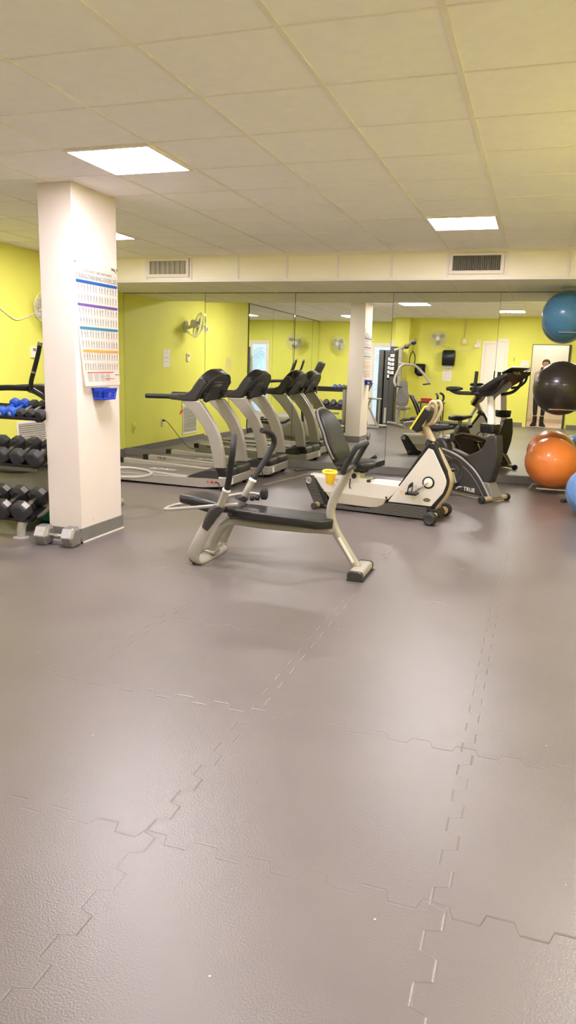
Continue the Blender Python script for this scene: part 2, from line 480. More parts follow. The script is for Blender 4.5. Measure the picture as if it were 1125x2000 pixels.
ln = ['narrow mirror panel on the left wall beside the back corner', 'second mirror panel on the left wall from the back corner',
      'third mirror panel on the left wall from the back corner', 'mirror panel on the left wall nearest the wall fan, where the lime paint begins']
for k in range(4):
    a, b = LS[k]+.0015, LS[k+1]-.0015
    bm = nb(); box(bm, (0, 0, 0), (.006, b-a, 2.65-.104))
    o = obj('mirror_panel', bm, K.mirror, smooth=False); o.location = (XL+.010, (a+b)/2, (2.65+.104)/2); o.rotation_euler = (0, 0, .006 if k < 3 else .008)
    tag(o, ln[k], 'mirror', 'mirror panels on the left wall')
bm = nb(); bb(bm, XL, XL+.014, .14, 4.94, 2.655, 2.665); bb(bm, XL, XL+.018, 4.946, 4.956, .1, 2.655); bb(bm, XL, XL+.022, .14, 4.94, 0, .1)
for k in range(1, 4): bb(bm, XL+.001, XL+.019, LS[k]-.004, LS[k]+.004, .104, 2.65)
struct('trim_9', bm, K.darkgap, smooth=False)

bm = nb(); a_, b_ = V((-3.0, 8.05, 0)), V((-2.69, 9.655, 0)); d_ = (b_-a_).normalized(); s_ = V((d_.y, -d_.x, 0))*.013
A = [bm.verts.new(p) for p in (a_-s_, b_-s_, b_+s_, a_+s_)]; B = [bm.verts.new(p+V((0, 0, .003))) for p in (a_-s_, b_-s_, b_+s_, a_+s_)]
bm.faces.new(B); bm.faces.new(A[::-1])
for k in range(4): bm.faces.new((A[k], A[(k+1) % 4], B[(k+1) % 4], B[k]))
struct('trim_10', bm, K.strip, 'pale strip across the floor from the treadmills to the mirror', smooth=False)

# ceiling lights
def clight(c, r, label, mat=None):
    x, y = X0+(c+.5)*TS, Y0+(r+.5)*TS
    t = thing('ceiling_light', label, 'ceiling light', (x, y, CZ), 0, 'square ceiling lights')
    bm = nb(); w = TS/2-.012
    rframe(bm, -w, w, -w, w, (.02, .02, .02, .02), lambda a, b, c_, d: bb(bm, a, b, c_, d, -.014, 0))
    obj('frame', bm, K.grid, t, smooth=False)
    bm = nb(); bb(bm, -w+.02, w-.02, -w+.02, w-.02, -.010, -.002); obj('diffuser', bm, K.light, t, smooth=False)
clight(-4, 2, 'large square ceiling light in front of the white column')
clight(-1, 6, 'square ceiling light near the right hand bulkhead vent')
clight(-7, 6, 'square ceiling light partly hidden behind the white column')
clight(-1, -2, 'square ceiling light seen in the mirror above the lime back wall, by the white door')
clight(-7, -2, 'square ceiling light seen in the mirror left of the reflected column')
clight(2, 2, 'square ceiling light over the right side of the room')
t = thing('hall_ceiling_light', 'ceiling light in the hall beyond the doorway', 'ceiling light', (.1, -.95, CZ))
bm = nb(); bb(bm, -.3, .3, -.3, .3, -.012, 0); obj('frame', bm, K.grid, t, smooth=False)
bm = nb(); bb(bm, -.28, .28, -.28, .28, -.018, -.012); obj('diffuser', bm, K.halllight, t, smooth=False)

# air vents in the bulkhead
def vent(c, label, shade):
    x = X0+(c+.5)*TS
    t = thing('air_vent', label, 'air vent', (x-.004, YB, SZ+.168), 0, 'bulkhead air vents')
    w, hh = .285, .105
    bm = nb()
    rframe(bm, -w, w, -hh-.008, hh, (.036, .036, .036, .03), lambda a, b, c_, d: bb(bm, a, b, -.014, -.004, c_, d))
    obj('frame', bm, K.white, t, bevel=.002)
    bm = nb(); bb(bm, -w+.03, w-.03, -.004, .004, -hh+.02, hh-.02); obj('duct_opening', bm, K.darkgap, t, smooth=False)
    bm = nb()
    n = 30
    for i in range(n):
        xx = -w+.042+(2*w-.084)*i/(n-1)
        box(bm, (xx, -.009, 0), (.004, .014, 2*hh-.056), Matrix.Rotation(.35*(1 if i % 4 < 2 else -1)*shade, 4, 'Z'))
    obj('louvers', bm, K.silver if shade > .8 else K.wplast, t, smooth=False)
vent(-1, 'bulkhead air vent with dark gaps, right of centre beside the ceiling light', 1.)
vent(-7, 'bulkhead air vent with pale louvers, next to the white column', .5)
# ------------------------------------------------------------------ ab bench in the middle of the floor
def ab_bench():
    yc = 4.83
    t = thing('abdominal_bench', 'grey framed abdominal bench with black pads and two raised grips, alone mid floor', 'exercise bench', (-1.65, yc, 0))
    L = lambda x, y, z: (x+1.65, y, z)
    G = K.warmgrey
    # right-hand post with T foot
    bm = nb(); tube(bm, [L(-1.085, 0, .05), L(-1.17, 0, .175), L(-1.25, 0, .295), L(-1.287, 0, .385), L(-1.29, 0, .46), L(-1.262, 0, .555), L(-1.212, 0, .655), L(-1.168, 0, .74)], .031, 14, 5)
    p = obj('post', bm, G, t)
    bm = nb(); box(bm, (0, -.0335, 0), (.02, .004, .2)); st = obj('instruction_strip', bm, K.paper, p, bevel=.002)
    st.location = L(-1.163, 0, .175); st.rotation_euler = (0, math.atan2(-.165, .25), 0)
    bm = nb(); rr = rrect(.105, .06, .022)
    loft(bm, [[L(-1.062+a, y, .034+b) for a, b in rr] for y in (-.15, .15)]); f = obj('foot_bar', bm, G, t)
    for s in (-1, 1):
        bm = nb(); r2 = rrect(.111, .066, .026)
        loft(bm, [[L(-1.062+a*k, s*y, .034+b*k) for a, b in r2] for y, k in ((.148, 1), (.172, 1), (.182, .9))]); obj('end_cap', bm, K.dark, f)
    bm = nb(); bb(bm, 1.65-1.12, 1.65-1.0, -.17, .17, 0, .006); obj('foot_pad', bm, K.rub, f)
    # U handle on top of the post
    bm = nb(); tube(bm, [L(-1.178, -.155, .735), L(-1.155, -.155, .79), L(-1.105, -.155, .89), L(-1.09, -.125, .908), L(-1.088, 0, .91), L(-1.09, .125, .908), L(-1.105, .155, .89), L(-1.155, .155, .79), L(-1.178, .155, .735)], .0185, 12, 5)
    obj('hand_loop', bm, K.foam, t)
    bm = nb(); tube(bm, [L(-1.178, -.15, .735), L(-1.172, 0, .738), L(-1.178, .15, .735)], .02, 12, 3); obj('crossbar', bm, K.dark, t)
    # pads
    def pad(name, out, z0, th, tilt, x0):
        bm = nb()
        f = lambda a, b, t_: L(a, b, z0+(a-x0)*tilt+t_)
        prism(bm, out, -th, 0, f)
        return obj(name, bm, K.vinyl, t, bevel=.016, seg=3)
    pad('seat_pad', [(-2.0, -.105), (-1.93, -.13), (-1.36, -.135), (-1.325, -.11), (-1.262, -.03), (-1.262, .03), (-1.325, .11), (-1.36, .135), (-1.93, .13), (-2.0, .105)], .410, .068, -.035, -2.0)
    bm = nb(); rings = []
    for x, w, z, th in ((-2.43, .07, .462, .04), (-2.405, .105, .472, .065), (-2.30, .13, .474, .075), (-2.18, .135, .46, .075), (-2.06, .13, .438, .066), (-1.97, .11, .42, .05), (-1.945, .08, .417, .035)):
        rings.append([L(x, a, z-th/2+b) for a, b in rrect(w*2, th, th*.4)])
    loft(bm, rings); obj('knee_pad', bm, K.vinyl, t)
    # frame bar under the pads, running down to the base
    bm = nb(); tube(bm, [L(-1.24, 0, .3), L(-1.5, 0, .29), L(-1.8, 0, .288), L(-1.98, 0, .295), L(-2.05, 0, .282), L(-2.11, 0, .24), L(-2.165, 0, .15), L(-2.2, 0, .05)], .033, 14, 5, ry=.03)
    obj('spine_bar', bm, G, t)
    bm = nb(); tube(bm, [L(-2.03, 0, .39), L(-2.2, 0, .36), L(-2.36, 0, .39)], .022, 10, 4); obj('pad_rail', bm, K.dark, t)
    # U-shaped base on the floor under the grips
    pts = []
    for s in (-1, 1):
        side = [L(-2.075, s*.225, .38), L(-2.125, s*.235, .29), L(-2.185, s*.25, .17), L(-2.222, s*.25, .085), L(-2.222, s*.235, .04), L(-2.21, s*.19, .022)]
        pts += side if s < 0 else [L(-2.205, 0, .02)]+side[::-1]
    bm = nb(); tube(bm, pts, .046, 16, 6, ry=.021, side=(.93, 0, -.37)); obj('base_loop', bm, G, t)
    bm = nb(); bb(bm, 1.65-2.235, 1.65-2.15, -.05, .05, .038, .062); obj('bracket', bm, K.steel, t, bevel=.004)
    for s in (-1, 1):
        bm = nb(); tube(bm, [L(-2.247, s*.25, .07), L(-2.247, s*.235, .03), L(-2.238, s*.19, .012)], .014, 8, 3); obj('orange_mark', bm, K.redlab, t)
        bm = nb(); bb(bm, 1.65-2.24, 1.65-2.18, s*.2-.035, s*.2+.035, 0, .008); obj('floor_pad', bm, K.rub, t)
        # pivot housing
        bm = nb(); rings = []
        for x, z, w in ((-2.135, .275, .036), (-2.11, .33, .042), (-2.075, .395, .044), (-2.04, .43, .04), (-2.02, .44, .025)):
            d = V((.55, 0, .83)); n_ = V((-.83, 0, .55))
            rings.append([V(L(x, s*.225, z))+n_*a+V((0, b, 0)) for a, b in rrect(w*2, .075, .03)])
        loft(bm, rings); obj('pivot_cover', bm, K.dark, t)
        # raised hand grip with a pale lower arm
        bm = nb(); tube(bm, [L(-2.05, s*.225, .41), L(-2.02, s*.228, .47), L(-1.975, s*.25, .565)], .026, 12, 4); a = obj('grip_arm', bm, G, t)
        bm = nb(); lathe(bm, [(.022, 0), (.03, .004), (.03, .014), (.024, .02)], L(-1.98, s*.248, .556), (.4, 0, .85), 14); obj('collar', bm, K.paper, a)
        bm = nb(); tube(bm, [L(-1.97, s*.253, .575), L(-1.935, s*.3, .655), L(-1.885, s*.385, .78), L(-1.868, s*.405, .84), L(-1.872, s*.385, .89), L(-1.892, s*.33, .925), L(-1.918, s*.265, .94)], .0215, 12, 6); obj('hand_grip', bm, K.foam, a)
    # thin arm-rest loop to the left and the twin rollers behind
    bm = nb(); tube(bm, [L(-1.91, -.2, .462), L(-2.05, -.225, .445), L(-2.3, -.17, .395), L(-2.5, -.115, .357), L(-2.535, -.085, .352), L(-2.545, 0, .352), L(-2.535, .085, .352), L(-2.5, .115, .357), L(-2.3, .17, .395), L(-2.03, .225, .462), L(-1.91, .235, .462)], .0125, 10, 5)
    obj('arm_rest_loop', bm, G, t)
    bm = nb(); rings = []
    for x, k in ((-1.905, .7), (-1.895, 1), (-1.865, 1), (-1.855, .7)): rings.append([L(x, .245+a*k, .465+b*k) for a, b in rrect(.05, .085, .022)])
    loft(bm, rings); obj('end_stop', bm, K.foam, t)
    for y in (.17, .2):
        bm = nb(); lathe(bm, [(.012, 0), (.02, .004), (.02, .03), (.012, .034)], L(-1.965+(y-.17), y, .44), (1, .1, 0), 12); obj('bumper', bm, K.foam, t)
    return t
ab_bench()

# ------------------------------------------------------------------ recumbent bike
def recumbent():
    t = thing('recumbent_bike', 'ivory and black recumbent exercise bike with yellow bottle holder, in front of the mirror', 'exercise bike', (-.805, 6.94, 0), math.radians(-8.5))
    # moulded ribbed base
    bm = nb(); prism(bm, [(-.05, .13), (-.47, .137), (-.54, .082), (-.64, .058), (-1.0, .04), (-1.09, .075), (-1.15, .165), (-1.25, .30), (-1.30, .32), (-1.345, .312), (-1.372, .275), (-1.36, .24), (-1.24, .012), (-1.1, .008), (-.1, .02), (-.02, .05), (-.02, .1)], -.1, .1); base = obj('base', bm, K.black, t, bevel=.006)
    bm = nb()
    for k in range(9):
        z = .022+k*.0125; xl = -1.14 if k < 2 else (-1.0 if k < 3 else -.62+(.018*k)); xr = -.075-k*.001
        if k > 2: xl = -.72+k*.028
        bb(bm, xl, xr, -.1035, -.1, z, z+.0045)
    for k in range(17):
        z = .05+k*.0155; xc = -1.20-(z-.05)*.40
        bb(bm, xc-.062, xc+.055-.0008*k, -.1035, -.1, z, z+.005)
    obj('ribs', bm, K.grey, base, smooth=False)
    for s in (-1, 1):
        bm = nb(); lathe(bm, [(.036, 0), (.036, .006), (.028, .009), (.024, .005), (0, .004)], (-1.322, s*.1, .272), (0, s, 0), 20); obj('pivot_knob', bm, K.steel, base)
    # grey lower cover and ivory beam cover
    bm = nb(); prism(bm, [(-.49, .172), (-.52, .10), (-.58, .07), (-.66, .062), (-1.0, .066), (-1.08, .10), (-1.15, .18)], -.092, .092); obj('lower_cover', bm, K.greycream, t, bevel=.008)
    bm = nb(); prism(bm, [(-.35, .30), (-.40, .245), (-.475, .165), (-1.165, .172), (-1.26, .268), (-1.27, .315), (-.4, .305)], -.085, .085); bc = obj('beam_cover', bm, K.ivory, t, bevel=.005)
    for x, z in ((-1.17, .186), (-.49, .18)):
        bm = nb(); lathe(bm, [(.011, 0), (.009, .005), (0, .005)], (x, -.085, z), (0, -1, 0), 12); obj('screw', bm, K.black, bc)
    bm = nb(); bb(bm, -1.33, -.34, -.05, .05, .30, .335); obj('seat_rail', bm, K.wplast, t, bevel=.006)
    # seat carriage
    bm = nb(); bb(bm, -.93, -.69, -.075, .075, .245, .345); bb(bm, -.9, -.78, -.08, .08, .3, .40); ca = obj('seat_carriage', bm, K.wplast, t, bevel=.008)
    bm = nb(); bb(bm, -.705, -.672, -.08, .08, .245, .335); obj('carriage_cap', bm, K.dark, ca, bevel=.003)
    bm = nb(); lathe(bm, [(.024, 0), (.026, .012), (.02, .02), (0, .02)], (-.835, -.085, .36), (0, -1, 0), 16); obj('adjuster_knob', bm, K.black, ca)
    bm = nb(); lathe(bm, [(.01, 0), (.009, .006), (0, .006)], (-.75, -.078, .28), (0, -1, 0), 12); obj('screw', bm, K.black, ca)
    bm = nb(); tube(bm, [(-.875, -.085, .33), (-.875, -.095, .25), (-.86, -.095, .235)], .006, 8, 3); obj('release_lever', bm, K.black, ca)
    bm = nb(); bb(bm, -.98, -.74, -.07, .07, .39, .45); obj('seat_bracket', bm, K.black, ca, bevel=.01)
    # seat cushion and back
    bm = nb(); rings = []
    for x, w, z, th in ((-1.02, .15, .475, .05), (-.98, .19, .49, .075), (-.85, .205, .49, .08), (-.72, .2, .495, .08), (-.64, .18, .50, .075), (-.60, .13, .497, .05)):
        rings.append([(x, a, z-th/2+b+.02) for a, b in rrect(w*2, th, th*.42)])
    loft(bm, rings); obj('seat_cushion', bm, K.vinyl, t)
    prof = [(-.99, .46, .14), (-1.01, .52, .18), (-1.045, .60, .205), (-1.085, .68, .20), (-1.115, .76, .195), (-1.15, .84, .195), (-1.19, .91, .175), (-1.225, .965, .13), (-1.24, .985, .08)]
    bm = nb(); rings = []
    for i, (x, z, w) in enumerate(prof):
        th = .05 if 0 < i < len(prof)-1 else .03
        rings.append([(x+b-.02*math.cos(min(1, abs(a)/.2)*PI/2)+.01, a, z) for a, b in rrect(w*2, th, th*.42, 5)])
    loft(bm, rings); bk = obj('backrest', bm, K.vinyl, t)
    bm = nb(); tube(bm, [(x-.012, -w-.002, z) for x, z, w in prof[1:]]+[(-1.252, 0, 1.0)]+[(x-.012, w+.002, z) for x, z, w in prof[:0:-1]], .011, 10, 4); obj('back_shell_rim', bm, K.grey, bk)
    bm = nb(); rings = []
    for x, z, w in prof: rings.append([(x-.035+b, a, z-.005) for a, b in rrect(w*1.86, .022, .009, 3)])
    loft(bm, rings); obj('back_shell', bm, K.black, bk)
    # side grips beside the seat
    for s in (-1, 1):
        bm = nb(); tube(bm, [(-.95, s*.15, .445), (-.94, s*.235, .44), (-.86, s*.25, .455), (-.76, s*.25, .515)], .017, 10, 5); g = obj('seat_handle', bm, K.foam, t)
        bm = nb(); lathe(bm, [(.016, 0), (.02, .01), (.02, .03), (.012, .036)], (-.765, s*.25, .512), (.85, 0, .5), 12); obj('grip_end', bm, K.dark, g)
    # yellow bottle holder
    bm = nb(); tube(bm, [(-1.095, -.245, .405), (-1.06, -.205, .41), (-.975, -.21, .405), (-.955, -.25, .40), (-.975, -.29, .397), (-1.06, -.295, .395)], .014, 10, 4, closed=True); cu = obj('bottle_holder', bm, K.lemon, t)
    bm = nb(); lathe(bm, [(.034, 0), (.04, .01), (.053, .1), (.048, .1), (.035, .014), (0, .012)], (-1.022, -.248, .285), (.12, -.1, 1), 20); obj('holder_cup', bm, K.yellow, cu)
    # rear roller
    bm = nb(); lathe(bm, [(.024, 0), (.031, .004), (.031, .12), (.031, .39), (.024, .394)], (-1.215, -.197, .031), (0, 1, 0), 18); rr_ = obj('rear_roller', bm, K.cream, t)
    for s in (-1, 1):
        bm = nb(); lathe(bm, [(.033, 0), (.033, .02), (.026, .028), (0, .028)], (-1.215, s*.172, .031), (0, s, 0), 18); obj('roller_cap', bm, K.dark, rr_)
    # front drive shroud with dark edge and cream spine
    sh = [(-.105, .69), (-.06, .675), (.065, .45), (.085, .40), (.085, .36), (.06, .28), (-.045, .142), (-.472, .142), (-.37, .30)]
    bm = nb(); prism(bm, [(-.12, .735), (-.05, .735), (.085, .49), (.107, .40), (.1, .33), (.07, .26), (-.02, .125), (-.09, .11), (-.49, .13), (-.385, .30)], -.072, .072); obj('shroud_core', bm, K.black, t, bevel=.006)
    for s in (-1, 1):
        bm = nb(); prism(bm, sh, s*.072, s*.084); pn = obj('shroud_panel', bm, K.ivory, t, bevel=.004)
        bm = nb(); lathe(bm, [(.058, 0), (.058, .006), (.046, .008), (0, .008)], (-.083, s*.084, .368), (0, s, 0), 28); obj('crank_ring', bm, K.black, pn)
        bm = nb(); lathe(bm, [(.044, 0), (.042, .01), (.03, .014), (.014, .016), (0, .016)], (-.083, s*.091, .368), (0, s, 0), 24); obj('crank_hub', bm, K.wplast, pn)
    bm = nb()
    e = text('maker_badge', 'TRUE', .026, K.cream, None, frame((-.088, -.0875, .2), (1, 0, 0), (0, 0, 1))); e.parent = t
    lathe(bm, [(.036, 0), (.034, .002), (0, .002)], (0, 0, 0), (0, -1, 0), 24)
    bd = obj('badge_plate', bm, K.dark, t); bd.location = (-.088, -.084, .2); bd.scale = (1, 1, .5)
    bm = nb(); prism(bm, [(-.37, .265), (-.325, .265), (-.335, .25), (-.35, .232), (-.352, .25)], -.0855, -.084); obj('warning_mark', bm, K.baramber, t, smooth=False)
    # cream spine down the front
    bm = nb(); pts = [(-.085, 0, .735), (-.02, 0, .65), (.07, 0, .5), (.108, 0, .41), (.103, 0, .33), (.07, 0, .24), (.01, 0, .15), (-.02, 0, .1)]
    tube(bm, pts, .055, 14, 6, ry=.02, up=(1, 0, .3)); obj('front_spine', bm, K.cream, t)
    bm = nb(); cyl(bm, (-.118, 0, .70), (-.098, 0, .76), .052, 18, .05); obj('mast_boot', bm, K.black, t)
    bm = nb(); tube(bm, [(-.098, 0, .74), (-.14, 0, .82), (-.19, 0, .90)], .041, 16, 4, ry=.036); tube(bm, [(-.18, 0, .88), (-.19, 0, .94), (-.16, 0, 1.0)], .032, 12, 4); obj('mast', bm, K.cream, t)
    # display
    d0, d1 = V((-.275, 0, .862)), V((-.155, 0, 1.068)); dv = (d1-d0).normalized(); nv = V((-dv.z, 0, dv.x))
    def slab(a0, a1, n0, n1, w):
        bm = nb(); f = lambda a, b, t_: d0+dv*a+nv*b+V((0, t_, 0))
        prism(bm, [(a0, n0), (a1, n0), (a1, n1), (a0, n1)], -w, w, f); return bm
    ln = (d1-d0).length
    ds = obj('display_housing', slab(0, ln, -.07, 0, .12), K.black, t, bevel=.012)
    obj('display_rim', slab(-.006, ln+.006, -.005, .012, .127), K.lemon, ds, bevel=.004)
    obj('display_screen', slab(.02, ln-.02, .010, .014, .105), K.glossblk, ds, bevel=.001)
    # cream handlebar loops
    for s in (-1, 1):
        bm = nb(); tube(bm, [(-.165, s*.03, .90), (-.10, s*.06, .93), (-.058, s*.085, 1.03), (-.068, s*.09, 1.105), (-.105, s*.09, 1.115), (-.13, s*.09, 1.05), (-.175, s*.085, .89)], .017, 10, 6); obj('handlebar', bm, K.cream, t)
    # crank arms and pedals
    for s, dx, dz in ((-1, -.13, -.105), (1, .13, .105)):
        cx, cz = -.083, .368
        bm = nb(); tube(bm, [(cx, s*.1, cz), (cx+dx*.5, s*.108, cz+dz*.5), (cx+dx, s*.115, cz+dz)], .014, 8, 2, ry=.009); cr_ = obj('crank_arm', bm, K.steel, t)
        bm = nb(); bb(bm, cx+dx-.055, cx+dx+.055, s*.165-.045, s*.165+.045, cz+dz-.014, cz+dz+.012); pe = obj('pedal', bm, K.black, cr_, bevel=.006)
        bm = nb(); tube(bm, [(cx+dx-.03, s*.165-.047, cz+dz), (cx+dx-.02, s*.165-.05, cz+dz+.06), (cx+dx+.0, s*.165-.02, cz+dz+.085), (cx+dx, s*.165+.02, cz+dz+.085), (cx+dx-.01, s*.165+.05, cz+dz+.06), (cx+dx-.02, s*.165+.047, cz+dz)], .02, 8, 4, ry=.0025, up=(1, 0, .2)); cr_b = obj('pedal_strap', bm, K.rub, t)
    # transport wheels
    bm = nb(); cyl(bm, (0, -.25, .062), (0, .25, .062), .028, 16); obj('front_axle_tube', bm, K.cream, t)
    bm = nb(); prism(bm, [(-.09, .12), (.02, .12), (.05, .085), (.045, .04), (-.07, .03)], -.09, .09); obj('axle_mount', bm, K.black, t, bevel=.006)
    for s in (-1, 1):
        bm = nb(); wheel(bm, (.005, s*.262, .062), (0, 1, 0), .062, .075, 26); w = obj('wheel', bm, K.rub, t)
        bm = nb(); lathe(bm, [(.048, 0), (.044, .004), (.04, .001), (0, .001)], (.005, s*.299, .062), (0, s, 0), 24); obj('wheel_cap', bm, K.dark, w)
        bm = nb(); cyl(bm, (.005, s*.19, .062), (.005, s*.226, .062), .04, 18); obj('axle_collar', bm, K.cream, t)
    return t
recumbent()

# ------------------------------------------------------------------ upright bike
def upright():
    t = thing('upright_bike', 'charcoal upright exercise bike with tall display mast, beside the ivory recumbent bike', 'exercise bike', (-.35, 8.21, 0), math.radians(-34.8))
    arc = sm2([(-.93, .50), (-.84, .525), (-.75, .515), (-.6, .49), (-.44, .44), (-.28, .355), (-.16, .255), (-.07, .145), (-.015, .068)], 5, False)
    low = arc+[(-.1, .06), (-.88, .06), (-.90, .12), (-.80, .22), (-.86, .36), (-.93, .44)]
    for s in (-1, 1):
        bm = nb(); prism(bm, low, s*.035, s*.085); sp = obj('side_shroud', bm, K.dark, t, bevel=.01)
        bm = nb(); P = [(a, s*.083, b) for a, b in arc]; tube(bm, P, .011, 8, 0, ry=.006, up=(0, 1, 0)); obj('trim_stripe', bm, K.silver, sp)
        P2 = [(a-.045*(1 if i > 14 else .6), s*.084, b-.05) for i, (a, b) in enumerate(arc)][8:]
        bm = nb(); tube(bm, P2, .004, 6, 0, up=(0, 1, 0)); obj('inner_line', bm, K.grey, sp)
        bm = nb(); lathe(bm, [(.155, 0), (.153, .004), (.14, .006), (.135, .003), (.08, .003), (.075, .007), (.055, .007), (.05, .001), (0, .001)], (-.53, s*.085, .275), (0, s, 0), 32); obj('crank_disc', bm, K.dark, sp)
    # front flywheel fairing
    bm = nb(); prism(bm, [(-.42, .46), (-.33, .49), (-.2, .555), (-.15, .62), (-.12, .715), (.0, .735), (.012, .66), (.028, .53), (.012, .39), (-.04, .21), (-.15, .19), (-.3, .35)], -.062, .062); fa = obj('front_fairing', bm, K.dark, t, bevel=.02, seg=3)
    for x, z in ((-.145, .60), (-.075, .56), (-.05, .68)):
        bm = nb(); lathe(bm, [(.007, 0), (.006, .003), (0, .003)], (x, -.062, z), (0, -1, 0), 10); obj('screw', bm, K.black, fa)
    bm = nb(); prism(bm, [(-.16, .21), (-.045, .21), (.05, .055), (-.09, .05), (-.1, .12)], -.075, .075); obj('front_foot_cover', bm, K.grey, t, bevel=.008)
    # lower frame rail
    bm = nb(); tube(bm, [(-.98, 0, .045), (-.5, 0, .04), (.0, 0, .04)], .035, 10, 2, ry=.025); obj('frame_rail', bm, K.cream, t)
    for s, nm in ((-.97, 'rear_stabiliser'), (.0, 'front_stabiliser')):
        bm = nb(); cyl(bm, (s, -.19, .042), (s, .19, .042), .028, 14); st = obj(nm, bm, K.cream, t)
        for q in (-1, 1):
            bm = nb(); wheel(bm, (s, q*.215, .038), (0, 1, 0), .038, .05, 18); obj('wheel', bm, K.rub, st)
    # seat tube, post, saddle
    bm = nb(); prism(bm, [(-.93, .43), (-.66, .43), (-.69, .56), (-.76, .63), (-.86, .62), (-.90, .52)], -.06, .06); obj('seat_tube_cover', bm, K.dark, t, bevel=.02)
    bm = nb(); tube(bm, [(-.80, 0, .5), (-.835, 0, .71)], .03, 12, 0); obj('seat_post', bm, K.silver, t)
    bm = nb(); rings = []
    for x, w, z, th in ((-.985, .06, .745, .04), (-.965, .105, .76, .065), (-.90, .125, .77, .075), (-.83, .105, .765, .065), (-.76, .06, .765, .05), (-.69, .038, .77, .042), (-.655, .025, .765, .03)):
        rings.append([(x, a, z-th/2+b+.005) for a, b in rrect(w*2, th, th*.45)])
    loft(bm, rings); obj('saddle', bm, K.vinyl, t)
    bm = nb(); cyl(bm, (-.70, -.02, .60), (-.655, -.02, .62), .018, 12); lathe(bm, [(.014, 0), (.026, .01), (.026, .03), (.014, .035)], (-.66, -.02, .615), (1, -.2, .2), 14); obj('seat_knob', bm, K.black, t)
    # mast with black cup collar
    bm = nb(); tube(bm, [(-.11, 0, .70), (-.125, 0, .85), (-.155, 0, 1.14)], .044, 14, 3, ry=.035); obj('mast', bm, K.wplast, t)
    bm = nb(); rings = []
    for z, k in ((.745, .82), (.76, .95), (.83, 1), (.845, .97)): rings.append([(-.13+a*k, b*k, z) for a, b in rrect(.2, .19, .06, 5)])
    loft(bm, rings); obj('bottle_tray', bm, K.glossblk, t)
    # console slab facing the rider, seen from behind
    d0, d1 = V((-.29, 0, 1.15)), V((.155, 0, 1.395)); dv = (d1-d0).normalized(); nv = V((-dv.z, 0, dv.x))
    bm = nb(); rings = []
    for a, w, th in ((0, .11, .03), (.05, .15, .05), (.2, .18, .065), (.36, .19, .06), (.47, .185, .045), (.5, .17, .03)):
        rings.append([d0+dv*a+nv*(b-.01)+V((0, q, 0)) for q, b in rrect(w*2, th, th*.3)])
    loft(bm, rings); co = obj('console', bm, K.black, t)
    bm = nb(); f = lambda a, b, t_: d0+dv*a+nv*b+V((0, t_, 0))
    prism(bm, [(.10, .022), (.43, .022), (.43, .028), (.10, .028)], -.13, .13, f); obj('display_face', bm, K.glossblk, co)
    bm = nb(); prism(bm, [(.43, .03), (.56, .03), (.56, .036), (.43, .045)], -.15, .15, f); obj('reading_rack', bm, K.black, co, bevel=.003)
    bm = nb(); prism(bm, [(.47, .037), (.56, .037), (.555, .052), (.48, .056)], -.11, .11, f); obj('papers', bm, K.paper, co)
    text('back_lettering', 'TRUE', .05, K.cream, co, frame(d0+dv*.5+nv*.0+V((0.004, -.0, 0)), (0, 1, 0), (-.5, 0, .87)))
    bm = nb(); tube(bm, [(-.15, 0, 1.12), (-.12, 0, 1.17), (-.02, 0, 1.24), (.07, 0, 1.3)], .05, 10, 4, ry=.02, up=(0, 1, 0)); obj('console_bracket', bm, K.grey, t)
    # handlebars
    for s in (-1, 1):
        bm = nb(); tube(bm, [(-.08, s*.06, 1.2), (-.2, s*.14, 1.17), (-.33, s*.2, 1.165), (-.45, s*.21, 1.165), (-.55, s*.2, 1.19)], .021, 10, 5); hb = obj('handlebar', bm, K.foam, t)
        bm = nb(); rings = []
        for x, k in ((-.60, .4), (-.585, .8), (-.53, 1), (-.45, .85), (-.40, .4)): rings.append([(x, s*.2+a*k, 1.205+b*k+(x+.5)*.05) for a, b in rrect(.11, .05, .022)])
        loft(bm, rings); obj('elbow_pad', bm, K.vinyl, hb)
        bm = nb(); tube(bm, [(-.27, s*.18, 1.165), (-.235, s*.19, 1.22), (-.225, s*.19, 1.3), (-.22, s*.19, 1.4)], .019, 10, 4); obj('bar_end', bm, K.foam, hb)
        bm = nb(); tube(bm, [(-.1, s*.1, 1.16), (.0, s*.15, 1.19), (.08, s*.16, 1.26), (.11, s*.15, 1.33)], .017, 8, 4); obj('console_side_arm', bm, K.black, t)
    # cranks
    for s, dx, dz in ((-1, .07, -.13), (1, -.07, .13)):
        bm = nb(); tube(bm, [(-.53, s*.095, .275), (-.53+dx, s*.105, .275+dz)], .014, 8, 0); c_ = obj('crank_arm', bm, K.steel, t)
        bm = nb(); bb(bm, -.53+dx-.05, -.53+dx+.05, s*.15-.04, s*.15+.04, .275+dz-.012, .275+dz+.012); obj('pedal', bm, K.black, c_, bevel=.005)
    text('lettering', 'TRUE', .062, K.txtw, t, frame((-.285, -.0865, .098), (1, 0, 0), (0, 0, 1)), space=1.1, bold=.0008)
    bm = nb(); prism(bm, [(-.485, .078), (-.46, .078), (-.44, .1), (-.40, .108), (-.38, .122), (-.44, .115), (-.465, .1)], -.0872, -.0855); obj('logo_mark', bm, K.txtw, t, smooth=False)
    return t
upright()

